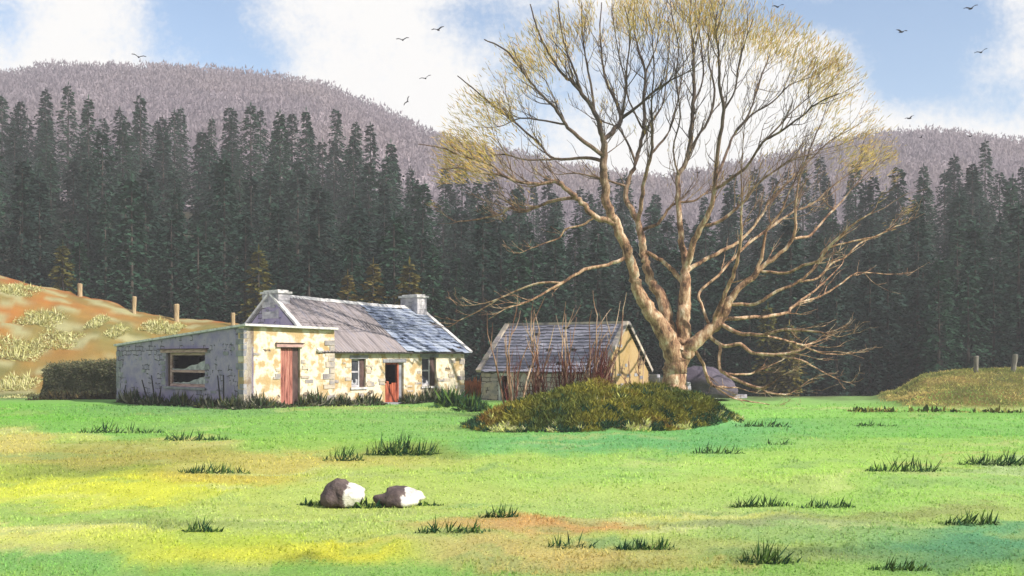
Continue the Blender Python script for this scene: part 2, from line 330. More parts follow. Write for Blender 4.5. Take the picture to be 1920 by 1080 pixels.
def tint_mat(name, var=.25, sc1=3, bd=.05, trans=0, rough=.9):
    m, nt, b = newmat(name); at_ = N(nt, 'ShaderNodeVertexColor'); at_.layer_name = 'tint'
    v = coords(nt)
    f = ramp(nt, tnoise(nt, v, sc1, 8, .7), [(.25, (1-var,)*3), (.5, (1, 1, 1)), (.75, (1+var*.6, 1+var*.6, 1+var*.4))])
    f2 = ramp(nt, tnoise(nt, v, sc1*14, 3, .6), [(.3, (1-var*.7,)*3), (.6, (1.04, 1.04, 1.0))])
    c = mixc(nt, 1.0, mixc(nt, 1.0, at_.outputs[0], f, 'MULTIPLY'), f2, 'MULTIPLY')
    nt.links.new(c, b.inputs['Base Color']); b.inputs['Roughness'].default_value = rough
    b.inputs['Specular IOR Level'].default_value = .08
    if bd: bump(nt, b, tnoise(nt, v, 18, 5), bd, .7)
    if trans:
        t = N(nt, 'ShaderNodeBsdfTranslucent'); nt.links.new(c, t.inputs[0]); ms = N(nt, 'ShaderNodeMixShader'); ms.inputs[0].default_value = trans
        out = nt.nodes['Material Output']; nt.links.new(b.outputs[0], ms.inputs[1]); nt.links.new(t.outputs[0], ms.inputs[2]); nt.links.new(ms.outputs[0], out.inputs[0])
    return m
M['ground'] = tint_mat('pasture', .16, 1.4)
M['blade'] = tint_mat('grass_blade', .12, 2, 0, .5)
M['leaf'] = tint_mat('leaf_tint', .2, 2, 0, .25)
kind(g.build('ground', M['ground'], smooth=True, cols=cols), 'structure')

# ---------------------------------------------------------------- short grass over the field (uncountable)
gb = MB(); gc = []
for k in range(70000):
    y = 9.2*math.exp(rnd.random()**1.15*1.62); x = rnd.uniform(-.52, .52)*y
    if hum(x, y)[0] < .92: continue
    z = H(x, y); c = gcol(x, y); s = (.012+.0011*y)*rnd.uniform(.6, 1.5)*(1.3 if nz3(x*.8, y*.8, 9) > .1 else .8)
    a = rnd.uniform(0, 6.28); d = Vector((math.cos(a), math.sin(a), 0))*(.006+.0007*y)
    t = Vector((rnd.uniform(-.6, .6), rnd.uniform(-.6, .6), 1))*s; p = Vector((x, y, z-.005))
    gb.face((p-d, p+d, p+t)); v = rnd.uniform(1.35, 1.8); c = cmix(tuple(q*v for q in c), (.36, .33, .16) if rnd.random() < .5 else (.18, .29, .07), rnd.random()**2*.38); gc += [c]*3
kind(gb.build('grass', M['blade'], cols=gc), 'stuff', 'short bright yellow-green pasture grass over the whole field', 'grass')

# ---------------------------------------------------------------- cottage
TH = R(45.4); U = Vector((math.cos(TH), math.sin(TH), 0)); V = Vector((-math.sin(TH), math.cos(TH), 0)); A = Vector((-10.25, 42, 0))
def s_of(px, O=A, D=U):       # distance along a wall at photo column px
    k = (px-960)/F; return (k*O.y-O.x)/(D.x-k*D.y)
def z_of(py, P): return EYE-(py-HZ)/F*P.y
def wall(mb, L, top, T, ops, m=0, z0=-.35):
    """wall with real openings: outer face y=0, top(x) gives its height; ops = (x0,x1,z0,z1)"""
    xs = sorted({0, L, *[o[0] for o in ops], *[o[1] for o in ops]})
    ex = []
    for a, b in zip(xs, xs[1:]):
        n = max(1, int((b-a)/.9)); ex += [a+(b-a)*i/n for i in range(n)]
    xs = ex+[L]; zs = sorted({z0, *[o[2] for o in ops], *[o[3] for o in ops]})
    def inside(x, z): return any(o[0] < x < o[1] and o[2] < z < o[3] for o in ops)
    for a, b in zip(xs, xs[1:]):
        for i, z in enumerate(zs):
            lastrow = i == len(zs)-1
            za, zb = (top(a), top(b)) if lastrow else (zs[i+1],)*2
            if not lastrow and inside((a+b)/2, (z+zs[i+1])/2): continue
            mb.face(((a, 0, z), (b, 0, z), (b, 0, zb), (a, 0, za)), m)
            mb.face(((b, T, z), (a, T, z), (a, T, za), (b, T, zb)), m)
            if lastrow: mb.face(((a, 0, za), (b, 0, zb), (b, T, zb), (a, T, za)), m)
    for o in ops:
        a, b, c, d = o
        mb.face(((a, 0, c), (a, 0, d), (a, T, d), (a, T, c)), m); mb.face(((b, 0, d), (b, 0, c), (b, T, c), (b, T, d)), m)
        mb.face(((a, 0, d), (b, 0, d), (b, T, d), (a, T, d)), m); mb.face(((a, 0, c), (a, T, c), (b, T, c), (b, 0, c)), m)
    for x in (0, L): mb.face(((x, 0, z0), (x, T, z0), (x, T, top(x)), (x, 0, top(x)))[::(1 if x else -1)], m)
def quoins(mb, x, dirx, z1, m, T=.3, h=.24):
    z = -.1; k = 0
    while z < z1-.08:
        hh = min(h*rnd.uniform(.8, 1.2), z1-z-.01); w = (.48 if k % 2 else .26)*rnd.uniform(.8, 1.2); k += 1
        if rnd.random() < .72:
            a, b = (x-.004, x+w) if dirx > 0 else (x-w, x+.004)
            mb.box(a, b, -.022-rnd.uniform(0, .012), .12, z+.014, z+hh-.012, m, jit=.008)
        z += hh
def stones(mb, ops, L, top, n, m):
    for k in range(n):
        w = rnd.uniform(.16, .42); h = rnd.uniform(.06, .16)
        if k % 3 and ops:
            o = rnd.choice(ops); x = (o[0]-w-.03 if rnd.random() < .5 else o[1]+.03)+rnd.uniform(-.05, .05); z = rnd.uniform(max(.05, o[2]), o[3])
        else: x = rnd.uniform(.2, L-w-.2); z = rnd.uniform(.1, top(x)-.5)
        if x < .05 or x+w > L-.05 or any(o[0]-.01 < x+w and x < o[1]+.01 and o[2]-.05 < z+h and z < o[3]+.05 for o in ops): continue
        mb.box(x, x+w, -.02-rnd.uniform(0, .014), .1, z, z+h, m, jit=.014)

# --- extension on the left end
SX = s_of(627); LB = 10.6
ZT = 3.18; ZB = 2.5
ext = thing('outbuilding', 'flat-roofed stone lean-to with tall faded red door and big broken window', 'lean-to', A, TH)
dx0, dx1 = s_of(526), s_of(563); dz = z_of(651, A+U*dx0)
b = MB(); ops = [(dx0, dx1, 0, dz)]
wall(b, SX, lambda x: ZT-.02*x, .42, ops); quoins(b, SX, -1, ZT-.4, 1); stones(b, ops, SX, lambda x: ZT, 16, 1)
b.build('front_wall', [M['cream'], M['stone']], ext)
BK = A+V*LB
def l_of(px): return LB-s_of(px, A, V)   # along the side wall, from its far end towards the front corner
wx0, wx1 = l_of(311), l_of(384); wp = A+V*(LB-wx0); wz0, wz1 = z_of(724, wp), z_of(661, A+V*(LB-wx1))
b = MB(); ops2 = [(wx0, wx1, wz0, wz1)]
tp = lambda x: ZB+(ZT-ZB)*x/LB
wall(b, LB, tp, .42, ops2); quoins(b, LB, -1, ZT-.05, 1); quoins(b, 0, 1, ZB-.05, 1); stones(b, ops2, LB, tp, 34, 1)
b.build('side_wall', [M['greywall'], M['greystone']], ext, loc=(0.003, LB, 0), rz=-R(90))
b = MB(); wall(b, SX, lambda x: ZB, .4, []); b.build('back_wall', M['greywall'], ext, loc=(SX, LB, 0), rz=R(180))
b = MB(); wall(b, LB-.45, lambda x: ZT-(ZT-ZB)*x/LB, .4, []); b.build('inner_wall', M['greywall'], ext, loc=(SX-.004, .43, 0), rz=R(90))
b = MB()
for (y0, y1, m_i, dz_, ov) in ((-.24, LB+.12, 0, .0, .09),):
    za = ZT+.01-(ZT-ZB)*y0/LB; zb = ZT+.01-(ZT-ZB)*y1/LB
    P = [(-ov, y0, za), (SX+.03, y0, za-.08), (SX+.03, y1, zb-.08), (-ov, y1, zb)]
    Q = [(p[0], p[1], p[2]+.085) for p in P]
    b.face(P[::-1]); b.face(Q)
    for i in range(4): j = (i+1) % 4; b.face((P[i], P[j], Q[j], Q[i]))
b.build('roof', M['cement'], ext)
# shaded dark board just under the coping, proud of the wall
b = MB(); b.box(-.05, .0, .0, LB, 0, 0); b = MB()
for i in range(5):
    w = (dx1-dx0-.1)*.72/5; x = dx0+.03+i*w
    b.box(x+.006, x+w-.006, .1+.008*(i % 2), .15, .06+rnd.uniform(0, .1), dz-.04, 0, jit=.004)
dd = b.build('door', M['red'], ext)
for q in (.5, 1.7): b = MB(); b.box(dx0+.03, dx0+.03+w*5, .158, .19, q, q+.1); b.build('brace', M['darkwood'], dd)
b = MB(); b.box(dx0+.03+w*5+.01, dx1-.02, .12, .2, 0, dz-.005); b.box(dx0-.0+.005, dx0+.028, .12, .2, 0, dz-.005); b.box(dx0+.01, dx1-.01, .2, .24, 0, dz-.005); b.build('door_frame', M['darkwood'], ext)
b = MB(); b.box(dx0-.22, dx1+.1, -.09, .3, dz+.005, dz+.14); b.build('lintel', M['pinkwood'], ext)
b = MB(); b.box(dx0-.24, dx1+.12, -.13, .2, dz+.143, dz+.18); b.build('drip_board', M['darkwood'], ext)
def side(name, mat, boxes, parent=ext, par_child=None):
    b = MB()
    for q in boxes: b.box(*q)
    return b.build(name, mat, parent, loc=(0, 0, 0) if par_child else (.003, LB, 0), rz=0 if par_child else -R(90))
W0, W1_, Z0, Z1 = wx0, wx1, wz0, wz1; zm = Z0+(Z1-Z0)*.42
wf = side('window', M['pinkwood'], [(W0+.18, W1_-.01, .1, .18, Z0+.005, Z0+.12), (W0+.18, W1_-.01, .1, .18, Z1-.11, Z1-.005), (W0+.18, W0+.30, .1, .18, Z0+.125, Z1-.115), (W1_-.09, W1_-.01, .1, .18, Z0+.125, Z1-.115), (W0+.305, W1_-.095, .09, .17, zm, zm+.1)])
b = MB()
for (za, zb) in ((Z0+.13, zm-.01), (zm+.11, Z1-.12)):
    x = W0+.31; X1 = W1_-.1; n = 13; pts = []
    for i in range(n):
        t = i/(n-1); pts.append((x+(X1-x)*t, .13, za+(zb-za)*min(.97, max(.05, (t**2.2)*.75+rnd.uniform(-.03, .12)))))
    for p, q in zip(pts, pts[1:]): b.face(((p[0], .13, za), (q[0], .13, za), q, p))
b.build('pane', M['shard'], wf)
side('window_post', M['darkwood'], [(W0+.04, W0+.15, .08, .2, Z0+.005, Z1-.005)])
side('lintel', M['pinkwood'], [(W0-.3, W1_+.22, -.1, .3, Z1+.005, Z1+.13)]); side('drip_board', M['darkwood'], [(W0-.45, W1_+.3, -.16, .2, Z1+.133, Z1+.17)])
side('window_sill', M['greystone'], [(W0-.12, W1_+.1, -.08, .3, Z0-.1, Z0-.004)])
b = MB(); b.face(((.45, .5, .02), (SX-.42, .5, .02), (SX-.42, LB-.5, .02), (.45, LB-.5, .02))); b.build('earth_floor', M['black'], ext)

# --- main cottage
S0 = 3.45; S1 = s_of(872, A+V*.25)-.05; Dp = 6.5; V0 = .25; ZE = 2.26
O2 = A+V*V0
ct = thing('cottage', 'low derelict stone cottage with two chimneys, half rusty tin and half slate roof', 'cottage', O2, TH)
def sx(px): return s_of(px, O2)
def zz(py, px): return z_of(py, O2+U*sx(px))
OPS = []
w1 = (sx(659), sx(686), zz(726, 670), zz(673, 670)); dr = (sx(722), sx(757), 0, zz(680, 735)); w2 = (sx(791), sx(818), zz(724, 800), zz(670, 800))
OPS = [tuple(o[i]-(S0 if i < 2 else 0) for i in range(4)) for o in (w1, dr, w2)]
b = MB(); wall(b, S1-S0, lambda x: ZE, .5, OPS); quoins(b, S1-S0, -1, ZE-.1, 1); stones(b, OPS, S1-S0, lambda x: ZE, 44, 1)
b.build('front_wall', [M['cream'], M['stone']], ct, loc=(S0, 0, 0))
ZR0, ZR1 = 4.66, 4.32
def zr(s): return ZR0+(ZR1-ZR0)*(s-S0)/(S1-S0)-.05*math.sin(math.pi*(s-S0)/(S1-S0))
def gable(x0, name, zrid, mat, face_left):
    b = MB(); ya = .51; P = [(ya, -.3), (Dp, -.3), (Dp, ZE-.05), (Dp/2, zrid-.08), (ya, ZE+(zrid-ZE)*ya/(Dp/2)-.06)]
    L = [(0, p[0], p[1]) for p in P]; Rr = [(.45, p[0], p[1]) for p in P]
    b.face(L[::-1]); b.face(Rr)
    for i in range(5): j = (i+1) % 5; b.face((L[i], L[j], Rr[j], Rr[i]))
    return b.build(name, mat, ct, loc=(x0, 0, 0))
gable(S0, 'gable_wall', ZR0, M['greywall'], 1); gable(S1-.45, 'gable_wall', ZR1, M['greywall'], 0)
b = MB(); wall(b, S1-S0, lambda x: ZE-.06, .45, []); b.build('back_wall', M['greywall'], ct, loc=(S1, Dp, 0), rz=R(180))
SM = sx(755)
def rp(s, t, off=0, back=False):
    """point of the roof: t=0 eave .. 1 ridge, lifted by off"""
    h = Dp/2+.3; y = -.3+h*t; z = (ZE-.06)+(zr(s)-ZE+.06)*t
    n = Vector((0, -(zr(s)-ZE), h)).normalized()
    p = Vector((s, y, z))+n*off
    if back: p.y = Dp-p.y
    return p
b = MB(); n = int((SM-S0)/.035)
for i in range(n):
    for (t0, t1, lift) in ((0, .52, .0), (.5, 1, .02)):
        sA, sB = S0+(SM-S0)*i/n, S0+(SM-S0)*(i+1)/n
        w = lambda s: .035+.018*math.sin(s*2*math.pi/.16)+lift+.012*nz3(s*1.3, t0)
        b.face((rp(sA, t0, w(sA)), rp(sB, t0, w(sB)), rp(sB, t1, w(sB)), rp(sA, t1, w(sA))))
b.build('tin_roof', M['rust'], ct, smooth=True)
b = MB(); nr = 15
for r in range(nr):
    t0 = r/nr; t1 = (r+1.25)/nr; s = SM+.02-(r % 2)*.16
    while s < S1+.1:
        w = rnd.uniform(.26, .36); a = max(SM+.02, s); e = min(S1+.14, s+w-.01); s += w
        if e-a < .06: continue
        q = rnd.random()
        if q < .045: continue
        d0 = rnd.uniform(.0, .02)+(.03 if q > .93 else 0); tt0 = t0+rnd.uniform(-.012, .008)+(-.03 if q > .96 else 0); tt1 = min(.995, t1)
        lo = [rp(a, tt0, .045+d0), rp(e, tt0+rnd.uniform(-.006, .006), .045+d0), rp(e, tt1, .012), rp(a, tt1, .012)]
        hi_ = [rp(a, tt0, .07+d0), rp(e, tt0, .07+d0), rp(e, tt1, .03), rp(a, tt1, .03)]
        b.face(hi_, 0); b.face((lo[0], lo[1], hi_[1], hi_[0]), 0); b.face((lo[1], lo[2], hi_[2], hi_[1]), 0); b.face((lo[3], lo[0], hi_[0], hi_[3]), 0)
b.build('slate_roof', M['slate'], ct)
b = MB(); b.face([rp(S0, 0), rp(S1+.12, 0), rp(S1+.12, 1), rp(S0, 1)]); b.face([rp(S0, 0, -.05), rp(S1+.12, 0, -.05), rp(S1+.12, 1, -.05), rp(S0, 1, -.05)][::-1]); b.face([rp(S0, 0, -.05), rp(S1+.12, 0, -.05), rp(S1+.12, 0), rp(S0, 0)])
b.build('roof_boards', M['batten'], ct)
b = MB(); b.face([rp(S0, 0, .03, True), rp(S1+.12, 0, .03, True), rp(S1+.12, 1, .03, True), rp(S0, 1, .03, True)][::-1]); b.build('rear_roof', M['slate_dark'], ct)
b = MB()
s = S0-.04; k = 0
while s < S1+.1:
    e = min(S1+.14, s+.42); c0, c1 = rp(s, 1), rp(e, 1); j = rnd.uniform(-.012, .012)
    M_ = [(s+.01, c0.y-.17, c0.z-.03+j), (e, c1.y-.17, c1.z-.03+j), (e, c1.y, c1.z+.12+j), (s+.01, c0.y, c0.z+.12+j), (e, c1.y+.17, c1.z-.03+j), (s+.01, c0.y+.17, c0.z-.03+j)]
    b.face((M_[0], M_[1], M_[2], M_[3])); b.face((M_[3], M_[2], M_[4], M_[5])); b.face((M_[0], M_[3], M_[5])); b.face((M_[1], M_[4], M_[2])); s = e
b.build('ridge_cap', M['cement'], ct)
for (s_, ) in ((S0,), (S1+.06,)):
    b = MB(); w = .1
    for back in (False, True):
        P = [rp(s_-w, -.01, .03, back), rp(s_+w, -.01, .03, back), rp(s_+w, 1.0, .03, back), rp(s_-w, 1.0, .03, back)]; Q = [rp(s_-w, -.01, .125, back), rp(s_+w, -.01, .125, back), rp(s_+w, 1.0, .125, back), rp(s_-w, 1.0, .125, back)]
        b.face(P[::-1]); b.face(Q)
        for i in range(4): j = (i+1) % 4; b.face((P[i], P[j], Q[j], Q[i]))
    b.build('verge_coping', M['cement'], ct)
def chimney(s0, s1, z0, z1):
    yc = Dp/2; b = MB(); n = 7
    for i in range(n):
        z = z0+(z1-z0)*i/n; ze = z0+(z1-z0)*(i+1)/n; q = rnd.uniform(-.012, .012)
        b.box(s0+q, s1+q, yc-.62+q, yc+.62+q, z, ze-.006, 0, jit=.004)
    for i in range(7):
        y = yc-.5+rnd.uniform(0, .7); z = z1-.25-rnd.uniform(0, .8); b.box(s0-.03, s0+.1, y, y+rnd.uniform(.15, .35), z, z+rnd.uniform(.05, .11), 1, jit=.01)
    c = b.build('chimney', [M['chim'], M['greystone']], ct)
    k = MB(); k.box(s0-.07, s1+.07, yc-.7, yc+.7, z1, z1+.09, jit=.006); k.box(s0+.02, s1-.02, yc-.55, yc+.55, z1+.092, z1+.16, jit=.01); k.build('chimney_cap', M['cement'], c)
chimney(S0-.01, S0+.56, ZR0-1.0, z_of(550, A+U*3.5+V*3))
chimney(S1-.58, S1+.01, ZR1-.8, z_of(558, A+U*(S1-.3)+V*3))
# openings
def sash(w, nm_mat):
    a, e, c, d = w; b = MB(); x1 = a+(e-a)*.66
    b.box(a+.01, x1, .12, .18, c+.005, c+.09); b.box(a+.01, x1, .12, .18, d-.07, d-.005); b.box(a+.01, a+.07, .12, .18, c+.095, d-.075); b.box(x1-.06, x1, .12, .18, c+.095, d-.075)
    zc = (c+d)/2+.05; b.box(a+.075, x1-.065, .125, .175, zc-.035, zc+.035)
    f = b.build('window', M['chim'], ct)
    p = MB(); p.box(a+.07, x1-.06, .15, .156, c+.09, d-.07); p.build('pane', M['glass'], f)
    q = MB(); x = a+.075
    while x < x1-.08:
        h = rnd.uniform(.05, .42)*(d-c)*.5; q.face(((x, .145, c+.1), (x+.05, .145, c+.1), (x+.05, .145, c+.1+h*rnd.uniform(.5, 1)), (x, .145, c+.1+h))); x += .05
    q.build('torn_curtain', M['shard'], f)
    k = MB(); k.box(x1+.005, e-.01, .1, .3, c+.005, d-.005); k.build('shaded_reveal', M['darkwood'], ct)  # dark block fills the right reveal, its shade put into the colour
    k = MB(); k.box(a-.06, e+.05, -.07, .3, c-.09, c-.005); k.build('window_sill', M['cement'], ct)
    k = MB(); k.box(a-.1, e+.12, -.025, .3, d+.006, d+.15, jit=.01); k.build('lintel', M['greystone'], ct)
sash(w1, 0); sash(w2, 0)
a, e, c, d = dr; x1 = sx(749); b = MB(); n = 5; hz_ = zz(717, 735)
for i in range(n):
    w = (x1-a-.1)/n; x = a+.05+i*w
    b.box(x+.006, x+w-.006, .14+.007*(i % 2), .18, .05, hz_+rnd.uniform(-.09, .06), jit=.004)
hd = b.build('half_door', M['redd'], ct)
for q in (.25, hz_-.3): b = MB(); b.box(a+.05, x1-.05, .19, .22, q, q+.1); b.build('brace', M['darkwood'], hd)
b = MB(); b.box(x1-.04, x1+.04, .1, .22, 0, d-.005); b.box(a+.005, a+.045, .1, .22, 0, d-.005); b.box(a+.05, x1-.045, .1, .22, d-.08, d-.005); b.build('door_frame', M['redd'], ct)
b = MB(); b.box(x1+.045, e-.005, .12, .35, 0, d-.005); b.build('door_panel', M['greystone'], ct)
b = MB(); b.box(a-.12, e+.12, -.03, .3, d+.006, d+.16, jit=.01); b.build('lintel', M['greystone'], ct)
b = MB(); b.box(a-.1, e+.1, -.3, .1, -.1, .06, jit=.01); b.build('doorstep', M['greystone'], ct)
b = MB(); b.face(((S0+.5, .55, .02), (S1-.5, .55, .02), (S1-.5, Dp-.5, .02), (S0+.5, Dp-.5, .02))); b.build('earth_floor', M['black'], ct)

# ---------------------------------------------------------------- stone shed
sa = at(903, 750, 50.5); sb = at(1128, 750, 47.2); sa.z = sb.z = 0
us = (sb-sa).normalized(); th = math.atan2(us.y, us.x); LS = (sb-sa).length; DS = 4.7
sh = thing('shed', 'small stone shed with dark slate roof, behind the red-stemmed bushes', 'shed', sa, th)
SE = 1.34; SR = 3.52
def ps(px): return s_of(px, sa, us)
do = (ps(933), ps(958), 0, 1.16)
b = MB(); wall(b, LS, lambda x: SE, .4, [do]); quoins(b, 0, 1, SE-.05, 1); quoins(b, LS, -1, SE-.05, 1); stones(b, [do], LS, lambda x: SE, 60, 1)
b.build('front_wall', [M['shedwall'], M['stone']], sh)
b = MB(); wall(b, LS, lambda x: SE, .4, []); b.build('back_wall', M['shedwall'], sh, loc=(LS, DS, 0), rz=R(180))
for (x0, mm, flip) in ((0, M['shedwall'], 0), (LS-.4, M['gablew'], 1)):
    b = MB(); P = [(.01, -.3), (DS-.01, -.3), (DS-.01, SE-.02), (DS/2, SR-.06), (.01, SE-.02)]
    L = [(.003, *p) for p in P]; Q = [(.403, *p) for p in P]; b.face(L[::-1]); b.face(Q)
    for i in range(5): j = (i+1) % 5; b.face((L[i], L[j], Q[j], Q[i]))
    if flip:
        for k in range(12):
            y = rnd.uniform(.3, DS-.8); z = rnd.uniform(.2, 3.0); lim = SE+(SR-SE)*(1-abs(y+.2-DS/2)/(DS/2))-.4
            if z < lim: b.box(.39, .425, y, y+rnd.uniform(.2, .45), z, z+rnd.uniform(.08, .16), 1)
    b.build('gable_wall', [mm, M['greystone']], sh, loc=(x0, 0, 0))
def rs(s, t, off=0, back=False):
    h = DS/2+.15; y = -.15+h*t; z = SE-.03+(SR-SE+.03)*t; n = Vector((0, -(SR-SE), h)).normalized(); p = Vector((s, y, z))+n*off
    if back: p.y = DS-p.y
    return p
b = MB()
for r in range(15):
    t0 = r/15; t1 = (r+1.25)/15; s = -.1-(r % 2)*.16
    while s < LS+.08:
        w = rnd.uniform(.27, .38); a = max(-.1, s); e = min(LS+.1, s+w-.012); s += w
        if e-a < .05 or rnd.random() < .03: continue
        d0 = rnd.uniform(0, .02); tt0 = t0+rnd.uniform(-.012, .008); tt1 = min(.995, t1)
        lo = [rs(a, tt0, .045+d0), rs(e, tt0, .045+d0), rs(e, tt1, .012), rs(a, tt1, .012)]; hi_ = [rs(a, tt0, .07+d0), rs(e, tt0, .07+d0), rs(e, tt1, .03), rs(a, tt1, .03)]
        b.face(hi_); b.face((lo[0], lo[1], hi_[1], hi_[0])); b.face((lo[1], lo[2], hi_[2], hi_[1])); b.face((lo[3], lo[0], hi_[0], hi_[3]))
b.build('slate_roof', M['slate_dark'], sh)
b = MB(); b.face([rs(-.1, 0), rs(LS+.1, 0), rs(LS+.1, 1), rs(-.1, 1)]); b.face([rs(-.1, 0, .03, True), rs(LS+.1, 0, .03, True), rs(LS+.1, 1, .03, True), rs(-.1, 1, .03, True)][::-1]); b.build('roof_boards', M['batten'], sh)
b = MB(); b.box(-.12, LS+.12, DS/2-.12, DS/2+.12, SR-.01, SR+.1, jit=.008); b.build('ridge_cap', M['stone'], sh)
for s_ in (-.05, LS+.03):
    b = MB()
    for back in (False, True):
        for i in range(9):
            t0, t1 = i/9, (i+.97)/9; w = .12; j = rnd.uniform(0, .03)
            P = [rs(s_-w, t0, .0, back), rs(s_+w, t0, .0, back), rs(s_+w, t1, .0, back), rs(s_-w, t1, .0, back)]; Q = [rs(s_-w, t0, .13+j, back), rs(s_+w, t0, .13+j, back), rs(s_+w, t1, .13+j, back), rs(s_-w, t1, .13+j, back)]
            b.face(Q)
            for i_ in range(4): j_ = (i_+1) % 4; b.face((P[i_], P[j_], Q[j_], Q[i_]))
    b.build('verge_coping', M['stone'], sh)
b = MB(); b.box(do[0]-.0+.005, do[0]+.1, .06, .2, 0, 1.14); b.box(do[0]-.15, do[1]+.15, -.02, .3, 1.165, 1.3); b.build('door_frame', M['cement'], sh)
b = MB(); b.face(((.41, .45, .02), (LS-.45, .45, .02), (LS-.45, DS-.5, .02), (.41, DS-.5, .02))); b.build('earth_floor', M['black'], sh)

